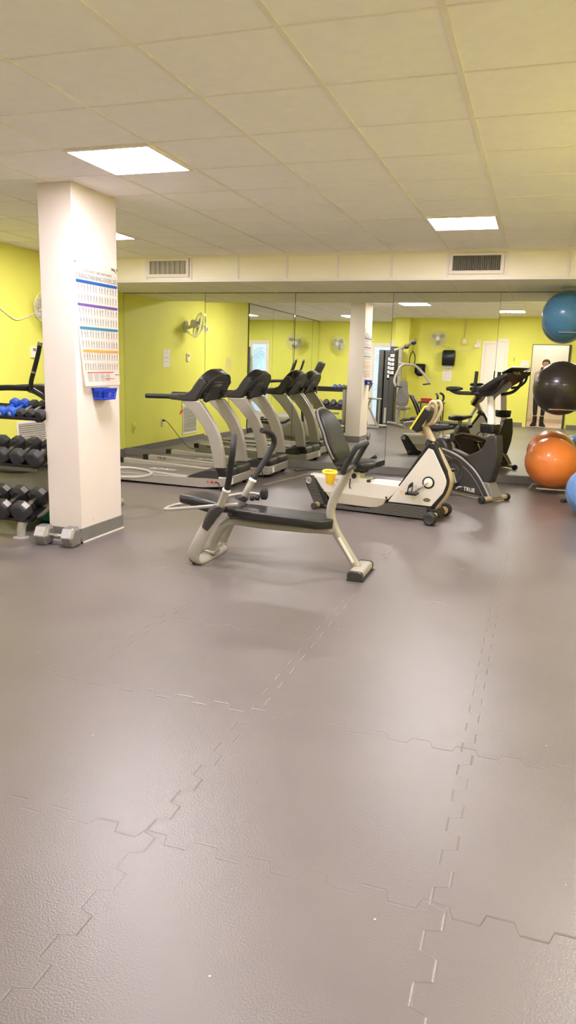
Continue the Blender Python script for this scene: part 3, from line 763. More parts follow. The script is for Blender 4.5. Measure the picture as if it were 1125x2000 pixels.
# ------------------------------------------------------------------ treadmills
def treadmill():
    t = thing('treadmill', 'silver treadmill with black console, nearest the camera of the two by the left mirror', 'treadmill', (-3.22, 7.845, 0), 0, 'treadmills by the left mirror')
    W = .365
    for s in (-1, 1):
        bm = nb(); prism(bm, [(-1.78, .03), (-.30, .015), (-.02, .045), (-.0, .06), (-.0, .15), (-.3, .125), (-1.78, .118)], s*W-s*.055, s*W); sr = obj('side_rail', bm, K.silver, t, bevel=.006)
        bm = nb(); prism(bm, [(-1.80, .122), (-1.72, .122), (-1.72, .19), (-1.74, .196), (-1.80, .19)], s*(W-.085), s*(W-.005)); obj('rear_cap', bm, K.black, sr, bevel=.006)
        bm = nb(); prism(bm, [(-1.72, .12), (-.5, .118), (-.5, .13), (-1.72, .186)], s*(W-.075), s*(W-.006)); obj('foot_rail', bm, K.silver, sr, bevel=.004)
        q = frame((-1.52, s*(W-.0045), .153), (1, 0, 0), (0, 0, 1)) if s < 0 else frame((-1.52, s*(W-.0045), .153), (-1, 0, 0), (0, 0, 1))
        text('rail_lettering', 'TRUE', .045, K.txtb, sr, q, space=1.25, bold=.001)
        bm = nb(); prism(bm, [(-.50, .128), (-.42, .165), (-.32, .20), (-.2, .225), (-.13, .225), (-.1, .13)], s*(W-.05), s*(W+.004)); obj('side_fairing', bm, K.dark, sr, bevel=.004)
        # curved upright
        up = [(-.345, .99), (-.25, .87), (-.165, .745), (-.10, .60), (-.06, .45), (-.035, .25), (-.168, .245), (-.195, .42), (-.235, .57), (-.30, .70), (-.43, .85), (-.58, .985)]
        bm = nb(); prism(bm, up, s*(W-.072), s*(W-.004)); ur = obj('upright', bm, K.silver, t, bevel=.012, seg=3)
        # side handle
        bm = nb(); cyl(bm, (-1.035, s*(W-.04), 1.02), (-.68, s*(W-.04), 1.025), .027, 16); h_ = obj('side_handle', bm, K.foam, t)
        bm = nb(); rings = []
        for x, a, b in ((-.72, .06, .062), (-.70, .068, .07), (-.58, .068, .078), (-.50, .068, .08)): rings.append([(x, s*(W-.04)+q_[0], 1.025+q_[1]) for q_ in rrect(a, b, .022)])
        loft(bm, rings); obj('handle_sleeve', bm, K.dark, h_)
    # rear roller guard under belt
    bm = nb(); bb(bm, -1.78, -1.70, -W+.07, W-.07, .05, .115); obj('rear_roller', bm, K.black, t, bevel=.02)
    bm = nb(); bb(bm, -1.77, -.3, -W+.07, W-.07, .075, .128); be = obj('belt', bm, K.belt, t, bevel=.01)
    text('belt_lettering', 'TRUE', .13, K.txtw, be, frame((-.99, .02, .1295), (-1, 0, 0), (0, -1, 0)), ext=.0003, space=1.2, bold=.003, shear=.3)
    # motor hood
    pr = [(-.36, .13), (-.33, .20), (-.2, .238), (-.05, .25), (-.012, .235), (.0, .20), (0, .135), (-.1, .12)]
    bm = nb(); prism(bm, pr, -W+.03, W-.004); ho = obj('motor_hood', bm, K.black, t, bevel=.02, seg=3)
    bm = nb(); prism(bm, [(-.345, .16), (-.325, .205), (-.2, .244), (-.05, .256), (-.008, .241), (.005, .202), (.004, .15)], -.06, .06); obj('hood_ridge', bm, K.black, ho, bevel=.012, seg=3)
    bm = nb(); prism(bm, [(-.32, .04), (.0, .045), (.006, .07), (.002, .15), (-.32, .15)], -W+.002, W-.002); fb = obj('front_housing', bm, K.silver, t, bevel=.012)
    bm = nb(); bb(bm, .001, .009, -W+.1, -W+.16, .06, .13); obj('label', bm, K.paper, fb)
    bm = nb(); bb(bm, -.20, -.17, -W-.004, -W+.004, .075, .1); bb(bm, -.155, -.12, -W-.004, -W+.004, .078, .097); bb(bm, -.245, -.225, -W-.004, -W+.004, .082, .098); sw = obj('power_socket', bm, K.redlab, fb)
    bm = nb(); tube(bm, [(-.13, -W-.006, .088), (-.09, -W-.03, .085), (-.07, -W-.05, .05), (-.06, -W-.06, .008)], .006, 8, 4); obj('plug_cord', bm, K.black, fb)
    for y in (-.23, .28):
        bm = nb(); wheel(bm, (-.05, y, .034), (0, 1, 0), .034, .035, 18); w_ = obj('wheel', bm, K.rub, t)
        bm = nb(); bb(bm, -.09, -.01, y-.03, y+.03, .03, .055); obj('wheel_bracket', bm, K.dark, w_, bevel=.004)
    for s in (-1, 1):
        bm = nb(); cyl(bm, (-.33, s*.3, 0), (-.33, s*.3, .04), .025, 12, .018); cyl(bm, (-1.6, s*.3, 0), (-1.6, s*.3, .06), .025, 12, .018); obj('levelling_foot', bm, K.rub, t)
    # console: domed slab leaning towards the front
    b0, b1 = V((-.40, 0, .985)), V((-.205, 0, 1.29)); dv = (b1-b0).normalized(); nv = V((-dv.z, 0, dv.x))  # nv points to the runner
    ln = (b1-b0).length
    bm = nb(); rings = []
    for v, w, th in ((-.01, .345, .05), (.08, .355, .10), (.3, .35, .125), (.55, .325, .13), (.75, .28, .13), (.88, .225, .125), (.96, .165, .115), (1.0, .11, .09)):
        rings.append([b0+dv*(ln*v)+nv*(.055+b)+V((0, a, 0)) for a, b in rrect(w*2, th, .018, 3)])
    loft(bm, rings); co = obj('console', bm, K.black, t, angle=50)
    out = [(-.325, .02), (-.335, .1), (-.31, .2), (-.25, .28), (-.17, .33), (-.08, .352), (.08, .352), (.17, .33), (.25, .28), (.31, .2), (.335, .1), (.325, .02)]
    f = lambda a, b, t_: b0+dv*b+nv*t_+V((0, a, 0))
    bm = nb(); tube(bm, [f(a*1.02, b*1.015, -.006) for a, b in out], .008, 8, 3); obj('console_rim', bm, K.dark, co)
    bm = nb(); prism(bm, [(-.17, .0), (-.2, .16), (-.17, .26), (.17, .26), (.2, .16), (.17, .0)], -.018, -.004, f); obj('rear_cover', bm, K.black, co, bevel=.005)
    for s in (-1, 1):
        bm = nb(); lathe(bm, [(.03, 0), (.03, .03), (.045, .05), (.045, .06), (.038, .06)], f(s*.255, .1, -.0), -nv, 16); obj('cup_well', bm, K.dark, co)
    bm = nb(); tube(bm, [f(0, .0, .03), f(0, -.04, .03)], .05, 12, 0, taper=(1, .5)); obj('latch', bm, K.glossblk, co)
    text('console_lettering', 'TRUE', .05, K.txtg, co, frame(f(.0, .215, -.0195), (0, 1, 0), dv), shear=.25, space=1.05)
    bm = nb(); prism(bm, [(-.12, .205), (-.085, .205), (-.07, .235), (-.09, .225), (-.1, .212)], -.0205, -.018, f); obj('console_logo_mark', bm, K.txtg, co, smooth=False)
    bm = nb(); prism(bm, [(-.22, .1), (.22, .1), (.2, .3), (-.2, .3)], .117, .124, f); obj('console_display', bm, K.glossblk, co)
    # arms joining the console to the uprights
    for s in (-1, 1):
        bm = nb(); prism(bm, [(-.62, .985), (-.40, .985), (-.33, 1.09), (-.265, 1.19), (-.30, 1.25), (-.345, 1.245), (-.385, 1.195), (-.425, 1.135), (-.475, 1.088), (-.535, 1.066), (-.62, 1.06)], s*(W-.085), s*(W+.004)); obj('console_arm', bm, K.dark, t, bevel=.014)
    bm = nb(); tube(bm, [(-.57, -W+.02, .985), (-.575, -W+.02, .92), (-.57, -W+.02, .865)], .0025, 6, 3); sk = obj('safety_cord', bm, K.black, t)
    bm = nb(); prism(bm, [(-.59, .87), (-.55, .885), (-.565, .85), (-.595, .825)], -W+.012, -W+.022); obj('red_clip', bm, K.redlab, sk)
    return t
T1 = treadmill()
T2 = dup(T1, (-3.105, 8.92, 0), 0, 'silver treadmill with black console, nearer the mirror of the two')
# ------------------------------------------------------------------ dumbbells and their rack
def hexprof(r, ch): return r
def dumbbell(name, label, group, r, hl, grip, mat, number=None, hexn=8, gr=.014, gm=None, plate=False):
    t = thing(name, label, 'dumbbell', (0, 0, 0), 0, group)
    bm = nb(); lathe(bm, [(gr*.9, -grip/2-.01), (gr, -grip/4), (gr*1.15, 0), (gr, grip/4), (gr*.9, grip/2+.01)], (0, 0, 0), (0, 1, 0), 14); obj('handle', bm, gm or K.steel, t)
    for s in (-1, 1):
        bm = nb()
        prof = [(r*.62, 0), (r*.97, hl*.16), (r, hl*.22), (r, hl*.80), (r*.93, hl*.9), (r*.72, hl)]
        # polygonal head with a flat side down
        rings = []
        for q, d in prof:
            rings.append([(q*math.cos(2*PI*(k+.5)/hexn+PI/2), s*(grip/2+d), q*math.sin(2*PI*(k+.5)/hexn+PI/2)) for k in range(hexn)])
        loft(bm, rings)
        h_ = obj('head', bm, mat, t, bevel=min(.006, r*.08), smooth=False)
        if plate:
            a = -2*PI*1/hexn+PI/2
            bm = nb(); n_ = V((math.cos(a), 0, math.sin(a))); q = r*math.cos(PI/hexn)
            sx = r*math.sin(PI/hexn)*.8
            box(bm, n_*(q+.0005)+V((0, s*(grip/2+hl*.5), 0)), (.002, hl*.5, sx*2), Matrix.Rotation(-a, 4, 'Y')); pl = obj('number_plate', bm, K.plate, h_, smooth=False)
        if number and s < 0:
            text('number', number, r*1.0, K.txtw, h_, frame((0, -(grip/2+hl)-.0008, 0), (1, 0, 0), (0, 0, 1)), bold=.0005)
    return t

RT = math.radians(20)
def rack():
    t = thing('dumbbell_rack', 'three tier dumbbell rack with black trays and pale legs, left of the column', 'dumbbell rack', (-4.1, 4.85, 0))
    L = lambda x, y, z: (x+4.1, y-4.85, z)
    for z, x1 in ((.135, -3.735), (.575, -3.655), (.945, -3.60)):
        bm = nb()
        d = V((0, math.cos(RT), math.sin(RT))); n_ = V((0, -math.sin(RT), math.cos(RT)))
        o = V(L(-4.6, 4.725, z))
        mp = lambda a, b, t_: o+d*a+n_*b+V((t_, 0, 0))
        prism(bm, [(0, 0), (.27, 0), (.27, .014), (.262, .014), (.262, .008), (.008, .008), (.008, .024), (0, .024)], 0, x1+4.6, mp)
        tr = obj('tray', bm, K.black, t, bevel=.002)
        bm = nb(); prism(bm, [(.05, -.035), (.22, -.035), (.26, 0), (.02, 0)], x1+4.6-.075, x1+4.6-.02, mp); obj('tray_bracket', bm, K.black, tr, bevel=.004)
    for x in (-3.765, -4.5):
        bm = nb(); tube(bm, [L(x-.06, 4.735, .008), L(x-.06, 4.75, .10), L(x-.045, 4.80, .15), L(x, 4.95, .19), L(x+.05, 5.06, .36), L(x+.05, 5.08, .6), L(x+.05, 5.08, 1.0)], .04, 12, 5, ry=.028); lg = obj('leg', bm, K.warmgrey, t)
        bm = nb(); lathe(bm, [(.062, 0), (.062, .008), (.05, .014), (0, .014)], L(x-.06, 4.735, 0), (0, 0, 1), 24); obj('foot_plate', bm, K.warmgrey, lg)
        bm = nb(); tube(bm, [L(x+.02, 5.0, .22), L(x, 5.14, .12), L(x, 5.25, .02)], .035, 12, 4, ry=.025); obj('rear_brace', bm, K.warmgrey, lg)
    bm = nb(); bb(bm, .0-.4, .255, .12, .15, .5, .54); obj('rear_crossbar', bm, K.warmgrey, t, bevel=.006)
rack()
def lay(root, x, yf, z):
    root.location = (x, yf, z); root.rotation_euler = (RT, 0, 0); return root
def tray_pt(zt, a, up): return (4.725+math.cos(RT)*a-math.sin(RT)*up, zt+math.sin(RT)*a+math.cos(RT)*up)
# bottom tray
ordw = ['rightmost', 'second from the right', 'third from the right', 'fourth from the right', 'fifth from the right', 'sixth from the right']
d3 = dumbbell('dumbbell', 'large black dumbbell with pale plates, rightmost on the bottom rack tray', 'heavy dumbbells on the bottom tray', .083, .105, .125, K.hex, None, 8, .017, plate=True)
y, z = tray_pt(.135, .152, .084)
for k in range(4):
    lb = 'large black dumbbell with pale plates, %s on the bottom rack tray' % ordw[k]
    o = d3 if k == 0 else dup(d3, (0, 0, 0), None, lb)
    lay(o, -3.806-.176*k, y, z)
d2 = dumbbell('dumbbell', 'medium black octagonal dumbbell', 'medium dumbbells on the middle tray', .068, .088, .12, K.hex, None, 8, .015)
y, z = tray_pt(.575, .150, .070)
for k in range(5):
    lb = 'medium black octagonal dumbbell, %s on the middle rack tray' % ordw[k]
    o = d2 if k == 0 else dup(d2, (0, 0, 0), None, lb); o['label'] = lb
    lay(o, -3.668-.153*k, y, z)
d1 = dumbbell('dumbbell', 'small black hexagonal dumbbell', 'light dumbbells on the top tray', .041, .06, .11, K.hex, None, 6, .012)
y, z = tray_pt(.945, .13, .040)
for k in range(3):
    lb = 'small black dumbbell, %s of the three on the top rack tray' % ['rightmost', 'middle', 'leftmost'][k]
    o = d1 if k == 0 else dup(d1, (0, 0, 0), None, lb); o['label'] = lb
    lay(o, -3.612-.0855*k, y, z)
db = dumbbell('dumbbell', 'small blue dumbbell marked 8, right of the pair on the top rack tray', 'blue dumbbells on the top tray', .0445, .058, .11, K.bluedb, '8', 10, .013, K.bluedb)
lay(db, -3.872, y, z)
lay(dup(db, (0, 0, 0), None, 'small blue dumbbell marked 8, left of the pair on the top rack tray'), -3.966, y, z)
# the silver one on the floor
ds = dumbbell('dumbbell', 'large worn grey hexagonal dumbbell on the floor in front of the column', None, .088, .115, .115, K.dsteel, None, 6, .016, K.steel)
ds.location = (-3.427, 4.665, .0765); ds.rotation_euler = (0, 0, math.radians(-86))
for ch in kids(ds):
    if ch.name.startswith('head'):
        s = 1 if sum(v.co.y for v in ch.data.vertices) > 0 else -1
        bm = nb(); a = 2*PI*(1 if False else 2)/6+PI/2; 
        for a in (PI/6, ):
            n_ = V((math.cos(a), 0, math.sin(a))); q = .088*math.cos(PI/6)
            box(bm, n_*(q+.0004)+V((0, s*(.0575+.0575), 0)), (.002, .08, .07), Matrix.Rotation(-a, 4, 'Y'))
        obj('number_plate', bm, K.plate, ch, smooth=False)

# ------------------------------------------------------------------ teal balance dome under the rack
t = thing('balance_dome', 'teal balance dome lying black base up behind the dumbbell rack', 'balance trainer', (-4.0, 5.36, 0))
bm = nb(); lathe(bm, [(.0, 0), (.08, .004), (.18, .05), (.25, .11), (.275, .16)], (0, 0, 0), (0, 0, 1), 32); obj('dome', bm, K.teal, t)
bm = nb(); lathe(bm, [(.28, .155), (.295, .165), (.295, .19), (.27, .2), (.1, .195), (0, .195)], (0, 0, 0), (0, 0, 1), 32); obj('platform', bm, K.black, t)
bm = nb(); tube(bm, [(.24*math.cos(a), .24*math.sin(a), .2) for a in [2*PI*k/16 for k in range(16)]], .006, 6, 2, closed=True); obj('rim_ring', bm, K.dark, t)

# ------------------------------------------------------------------ elliptical trainer behind the rack
def elliptical():
    t = thing('elliptical_trainer', 'elliptical trainer with pale shroud and black swing arms, behind the dumbbell rack', 'elliptical trainer', (-4.34, 6.0, 0))
    L = lambda x, y, z: (x+4.5, y-6.0, z)
    bm = nb(); rings = []
    for x, w, zb, zt in ((-5.25, .06, .12, .30), (-5.18, .11, .08, .42), (-5.0, .15, .06, .50), (-4.8, .16, .06, .535), (-4.62, .16, .06, .53), (-4.45, .15, .06, .49), (-4.25, .13, .06, .41), (-4.08, .09, .07, .28), (-4.0, .05, .08, .18)):
        rings.append([L(x, 6+a, (zb+zt)/2+b) for a, b in rrect(w*2, zt-zb, min(w, (zt-zb)/2)*.75, 5)])
    loft(bm, rings); obj('shroud', bm, K.warmgrey, t)
    for s in (-1, 1):
        bm = nb(); tube(bm, [L(-5.35, 6+s*.24, .36), L(-5.0, 6+s*.235, .34), L(-4.72, 6+s*.23, .36), L(-4.6, 6+s*.22, .42), L(-4.45, 6+s*.22, .43)], .04, 10, 5, ry=.025); ar = obj('pedal_arm', bm, K.dark, t)
        bm = nb(); rings = []
        for x, k in ((-5.34, .8), (-5.3, 1), (-5.02, 1), (-4.96, .8)): rings.append([L(x, 6+s*.24+a*k, .405+b) for a, b in rrect(.16, .03, .01)])
        loft(bm, rings); obj('foot_plate', bm, K.black, ar)
        bm = nb(); tube(bm, [L(-4.36, 6+s*.2, .4), L(-4.40, 6+s*.2, .75), L(-4.47, 6+s*.21, 1.02), L(-4.62, 6+s*.22, 1.12)], .026, 10, 5); sw = obj('swing_arm', bm, K.black, t)
        bm = nb(); tube(bm, [L(-4.64, 6+s*.22, 1.11), L(-4.635, 6+s*.22, 1.2), L(-4.60, 6+s*.22, 1.3), L(-4.55, 6+s*.22, 1.44), L(-4.525, 6+s*.22, 1.53)], .021, 10, 4); gp = obj('arm_grip', bm, K.foam, sw)
        bm = nb(); cyl(bm, L(-4.608, 6+s*.22, 1.28), L(-4.602, 6+s*.22, 1.295), .024, 12); obj('silver_collar', bm, K.silver, gp)
        bm = nb(); cyl(bm, L(-4.526, 6+s*.22, 1.53), L(-4.518, 6+s*.22, 1.56), .022, 12); obj('grip_end', bm, K.silver, gp)
    # fixed console and handle housing
    bm = nb(); rings = []
    for x, z, w, th in ((-4.80, 1.125, .06, .055), (-4.76, 1.13, .1, .08), (-4.6, 1.12, .16, .10), (-4.45, 1.09, .17, .14), (-4.3, 1.03, .14, .18), (-4.2, .98, .1, .16)):
        rings.append([L(x, 5.98+a, z+b) for a, b in rrect(w*2, th, .02)])
    loft(bm, rings); hh = obj('handle_housing', bm, K.dark, t)
    for s in (-1, 1):
        bm = nb(); tube(bm, [L(-4.76, 5.98+s*.09, 1.13), L(-4.95, 5.98+s*.15, 1.13), L(-5.2, 5.98+s*.2, 1.11)], .028, 10, 4); obj('fixed_handle', bm, K.foam, hh)
        bm = nb(); tube(bm, [L(-4.58, 6+s*.09, 1.08), L(-4.42, 6+s*.09, .93), L(-4.3, 6+s*.06, .8)], .018, 8, 3); obj('strut', bm, K.silver, t)
    bm = nb(); tube(bm, [L(-4.28, 6, .4), L(-4.26, 6, .8), L(-4.2, 6, 1.1), L(-4.14, 6, 1.32)], .05, 12, 4, ry=.04); obj('mast', bm, K.warmgrey, t)
    c0 = V(L(-4.2, 6, 1.26)); dv = V((.42, 0, .9)).normalized(); nv = V((-dv.z, 0, dv.x))
    bm = nb(); rings = []
    for a, w, th in ((0, .10, .05), (.04, .13, .08), (.2, .14, .085), (.255, .13, .08), (.275, .1, .05)):
        rings.append([c0+dv*a+nv*b+V((0, q, 0)) for q, b in rrect(w*2, th, .02)])
    loft(bm, rings); co = obj('console', bm, K.dark, t)
    f = lambda a, b, t_: c0+dv*a+nv*b+V((0, t_, 0))
    bm = nb(); prism(bm, [(.06, .042), (.24, .042), (.24, .047), (.06, .047)], -.1, .1, f); obj('screen', bm, K.glossblk, co)
    # base rails and the front hoop
    bm = nb(); bb(bm, -.85, .55, -.05, .05, .02, .07); obj('base_rail', bm, K.warmgrey, t, bevel=.01)
    for x in (-5.3, -4.0):
        bm = nb(); cyl(bm, L(x, 5.72, .035), L(x, 6.28, .035), .032, 14); obj('stabiliser', bm, K.warmgrey, t)
    bm = nb(); tube(bm, [L(-4.15, 5.82, .36), L(-3.95, 5.80, .36), L(-3.79, 5.83, .355), L(-3.66, 5.94, .35), L(-3.60, 6.08, .348), L(-3.63, 6.22, .35), L(-3.75, 6.33, .355), L(-3.95, 6.36, .36), L(-4.15, 6.28, .36)], .016, 10, 6); obj('front_hoop', bm, K.warmgrey, t)
elliptical()

SKYPOS = (.606, 7.80, .255)
# ------------------------------------------------------------------ exercise balls and their stand
def ball(label, mat, c, r, sq=1.):
    t = thing('exercise_ball', label, 'exercise ball', c, 0, 'exercise balls')
    bm = nb(); sphere(bm, (0, 0, 0), r, 48, 32, (1, 1, sq)); o = obj('ball_skin', bm, mat, t, angle=180)
    bm = nb()
    for k in range(-3, 4):
        if k == 0: continue
        a = k*.11; q = (r+.0004)*math.cos(a); zz = (r+.0004)*math.sin(a)*sq
        tube(bm, [(q*math.cos(2*PI*i/40), q*math.sin(2*PI*i/40), zz) for i in range(40)], .0016, 4, 0, closed=True)
    obj('moulded_ridges', bm, mat, o)
    bm = nb(); lathe(bm, [(.012, -.002), (.012, .003), (.006, .005), (0, .005)], (0, 0, r*sq), (0, 0, 1), 12); obj('valve_plug', bm, K.wplast, o)
    t.rotation_euler = (0, 0, 0)
    return t
ball('blue exercise ball on the top tier of the ball stand', K.bluebal, (.238, 9.15, 2.044), .278).rotation_euler = (.2, .5, .3)
ball('black exercise ball on the middle tier of the ball stand', K.blkbal, (.245, 9.14, 1.230), .308)
ball('orange exercise ball on the lowest tier of the ball stand', K.orgbal, (.235, 9.15, .362), .315, .93).rotation_euler = (.1, .25, 0)
ball('sky blue exercise ball on the floor beside the ball stand', K.skybal, SKYPOS, .255).rotation_euler = (.6, .5, .3)
t = thing('ball_stand', 'upright ball stand with chrome rods holding three exercise balls', 'ball stand', (.6, 9.2, 0))
L = lambda x, y, z: (x-.6, y-9.2, z)
bm = nb(); bb(bm, -.05, .05, .06, .13, .03, 2.35); obj('post', bm, K.grey, t, bevel=.006)
for z, yr, xl in ((1.855, .212, .06), (.995, .208, .03), (.06, .12, -.02)):
    bm = nb()
    tube(bm, [L(.60, 9.15-yr, z), L(xl+.1, 9.15-yr, z)], .0095, 8, 0); tube(bm, [L(.60, 9.15+yr, z), L(xl+.1, 9.15+yr, z)], .0095, 8, 0)
    tube(bm, [L(.6, 9.15-yr, z), L(.6, 9.15+yr, z)], .0095, 8, 0)
    obj('cradle_rods', bm, K.chrome, t)
for z in (1.845, .992):
    bm = nb(); bb(bm, -.04, .04, -.02, .08, z-.035, z+.015); obj('bracket', bm, K.black, t, bevel=.006)
bm = nb(); prism(bm, [(-.62, .0), (-.585, .0), (-.55, .055), (.12, .055), (.12, .075), (-.565, .075), (-.60, .03)], .1, .16); obj('base_foot', bm, K.silver, t, bevel=.004)
bm = nb(); tube(bm, [L(.6, 9.2, .04), L(.5, 8.85, .035), L(.36, 8.52, .018)], .022, 10, 3); obj('front_leg', bm, K.dark, t)
bm = nb(); tube(bm, [L(.6, 9.2, .04), L(.9, 8.9, .03), L(1.1, 8.7, .018)], .022, 10, 3); obj('side_leg', bm, K.dark, t)

# ------------------------------------------------------------------ things on the left wall
def wall_fan(label, loc, rz, yaw, pitch):
    """built facing +y from a wall at y=0; rz turns it to its wall"""
    t = thing('wall_fan', label, 'fan', loc, rz, 'wall fans')
    bm = nb(); rings = [[(a*k, d, b*k) for a, b in rrect(.1, .2, .045)] for d, k in ((.006, 1), (.03, 1), (.05, .85))]
    loft(bm, rings); obj('wall_bracket', bm, K.fanplast, t)
    bm = nb(); tube(bm, [(0, .04, -.02), (0, .12, .0), (0, .18, .03)], .026, 10, 3); obj('arm', bm, K.fanplast, t)
    R_ = Matrix.Translation((0, .2, .04)) @ Matrix.Rotation(yaw, 4, 'Z') @ Matrix.Rotation(pitch, 4, 'X')
    T = lambda p: R_ @ V(p)
    bm = nb(); lathe(bm, [(0, -.09), (.05, -.085), (.07, -.05), (.07, .0), (.05, .03), (.02, .05), (0, .05)], (0, 0, 0), (0, 1, 0), 20); bm.transform(R_); hd = obj('motor', bm, K.fanplast, t)
    bm = nb(); r = .215
    for i in range(26):
        a = 2*PI*i/26; c, s = math.cos(a), math.sin(a)
        tube(bm, [(.05*c, .12, .05*s), (.12*c, .115, .12*s), (.185*c, .09, .185*s), (r*c, .05, r*s), (.185*c, .01, .185*s), (.12*c, -.012, .12*s), (.06*c, -.015, .06*s)], .0022, 4, 2)
    for q, y in ((r, .05), (.13, .113), (.06, .12), (.13, -.01)):
        tube(bm, [(q*math.cos(2*PI*k/32), y, q*math.sin(2*PI*k/32)) for k in range(32)], .005 if q > .2 else .0025, 6, 0, closed=True)
    bm.transform(R_); ca = obj('grille', bm, K.fanplast, t)
    bm = nb(); lathe(bm, [(.05, .112), (.05, .124), (.03, .13), (0, .131)], (0, 0, 0), (0, 1, 0), 20); bm.transform(R_); obj('badge', bm, K.wplast, ca)
    for k in range(3):
        bm = nb(); a0 = 2*PI*k/3
        A, B = [], []
        for i in range(9):
            u = i/8; a = a0+u*1.25
            rr_ = .05+.12*math.sin(PI*min(1, .12+u*.9))**.5 if 0 < i < 8 else .06
            A.append((rr_*math.cos(a), .05+.035*(u-.5), rr_*math.sin(a)))
            B.append((.035*math.cos(a), .05+.035*(u-.5), .035*math.sin(a)))
        ring = [bm.verts.new(p) for p in A]; ring2 = [bm.verts.new(p) for p in B]
        for i in range(8): bm.faces.new((ring[i], ring[i+1], ring2[i+1], ring2[i]))
        r_ = bmesh.ops.solidify(bm, geom=bm.faces[:], thickness=.003)
        bm.transform(R_); obj('blade', bm, K.fanblade, hd)
    return t
f1 = wall_fan('pale wall fan on the lime left wall, above the thermostat', (XL, 7.70, 1.99), -PI/2, -.55, -.25)
f2 = wall_fan('pale wall fan on the lime back wall between the white door and the pilaster', (-2.66, YBK, 2.13), 0, 0, -.1)
f3 = wall_fan('pale wall fan on the lime back wall left of the blue glass door', (-5.2, YBK, 2.06), 0, .45, -.2)

def wire(name, pts, r, mat, label, cat='cable'):
    bm = nb(); tube(bm, pts, r, 6, 6); return tag(obj(name, bm, mat), label, cat)
def plate(name, label, cat, c, size, face, mat, parts=()):
    """thin wall plate; face 'x' on the left wall or 'y' on the back wall"""
    t = thing(name, label, cat, c)
    w, hh, d = size
    mp = (lambda a, q, b: (q, a, b)) if face == 'x' else (lambda a, q, b: (a, q, b))
    bm = nb(); p, q = mp(-w/2, 0, -hh/2), mp(w/2, d, hh/2)
    bb(bm, min(p[0], q[0]), max(p[0], q[0]), min(p[1], q[1]), max(p[1], q[1]), -hh/2, hh/2)
    b = obj('plate', bm, mat, t, bevel=min(.004, d*.4))
    for nm, a, z, w2, h2, d2, m2 in parts:
        bm = nb(); p, q = mp(a-w2/2, d*.5, 0), mp(a+w2/2, d+d2, 0)
        bb(bm, min(p[0], q[0]), max(p[0], q[0]), min(p[1], q[1]), max(p[1], q[1]), z-h2/2, z+h2/2)
        obj(nm, bm, m2, t, bevel=.0015)
    return t
plate('thermostat', 'small white thermostat with grey screen on the lime left wall', 'thermostat', (XL-.001, 7.6, 1.475), (.1, .13, .026), 'x', K.wplast, [('screen', .0, .03, .055, .035, .002, K.grey)])
plate('light_switch', 'lime painted switch plate low on the left wall in the far corner', 'switch', (XL, 9.44, .385), (.09, .15, .012), 'x', K.wall, [('toggle', 0, 0, .03, .06, .012, K.ypaper)])
plate('wall_outlet', 'white outlet with a black plug low on the left wall', 'outlet', (XL, 8.53, .41), (.08, .125, .01), 'x', K.wplast, [('socket', 0, .03, .034, .03, .002, K.ypaper), ('socket', 0, -.03, .034, .03, .002, K.ypaper), ('plug', 0, .03, .03, .03, .03, K.black)])
wire('power_cord', [(XL+.04, 8.53, .44), (XL+.09, 8.53, .42), (XL+.2, 8.52, .3), (XL+.35, 8.5, .12), (XL+.5, 8.5, .012), (-4.95, 8.62, .009), (-4.8, 8.75, .009)], .0055, K.black, 'black power cord hanging from the left wall outlet towards the treadmills')
wire('power_cord', [(-3.02, 9.27, .03), (-2.98, 9.3, .009), (-2.9, 9.45, .009), (-2.75, 9.58, .009), (-2.62, 9.640, .02)], .0055, K.black, 'dark power cord on the floor between the farther treadmill and the mirror ledge')
tv = thing('return_air_grille', 'white louvered air grille low on the lime left wall', 'air vent', (XL, 7.52, .40))
bm = nb(); w, hh = .285, .255
rframe(bm, -w, w, -hh, hh, (.03, .03, .03, .03), lambda a, b, c_, d: bb(bm, 0, .012, a, b, c_, d)); obj('frame', bm, K.wplast, tv, bevel=.002)
bm = nb()
for i in range(17): box(bm, (.007, 0, -hh+.045+i*.0262), (.004, 2*w-.05, .022), Matrix.Rotation(.5, 4, 'Y'))
obj('louvers', bm, K.wplast, tv, smooth=False)
bm = nb(); bb(bm, .0005, .002, -w+.02, w-.02, -hh+.02, hh-.02); obj('duct_opening', bm, K.darkgap, tv, smooth=False)
def notice(label, c, w, hh, face, mat, lines, name='notice_sheet'):
    t = thing(name, label, 'notice', c)
    mp = (lambda a, d, b: (d, a, b)) if face == 'x' else (lambda a, d, b: (a, d, b))
    bm = nb(); p, q = mp(-w/2, -.0005, 0), mp(w/2, .003, 0); bb(bm, min(p[0], q[0]), max(p[0], q[0]), min(p[1], q[1]), max(p[1], q[1]), -hh/2, hh/2)
    s = obj('sheet', bm, mat, t, smooth=False)
    bm = nb()
    for z, fr in lines:
        p, q = mp(-w*fr/2, .0028, z*hh-.002), mp(w*fr/2, .0036, z*hh+.002)
        bb(bm, min(p[0], q[0]), max(p[0], q[0]), min(p[1], q[1]), max(p[1], q[1]), p[2], q[2])
    obj('printed_lines', bm, K.txtg, s, smooth=False)
    return t
notice('white printed notice on the lime left wall near the far corner', (XL, 8.375, 1.45), .23, .285, 'x', K.paper, [(.42, .4), (.28, .5), (.05, .7), (.0, .7), (-.2, .45)])
notice('pale yellow printed notice on the lime left wall, toward the mirrors', (XL, 5.93, 1.425), .28, .26, 'x', K.ypaper, [(.3, .5), (.2, .7), (.08, .7), (-.05, .6), (-.2, .7)])
plate('wall_outlet', 'white outlet with adaptor on the left wall, fed by the wall fan cable', 'outlet', (XL, 6.93, 2.02), (.08, .12, .012), 'x', K.wplast, [('adaptor', 0, 0, .05, .06, .03, K.wplast)])
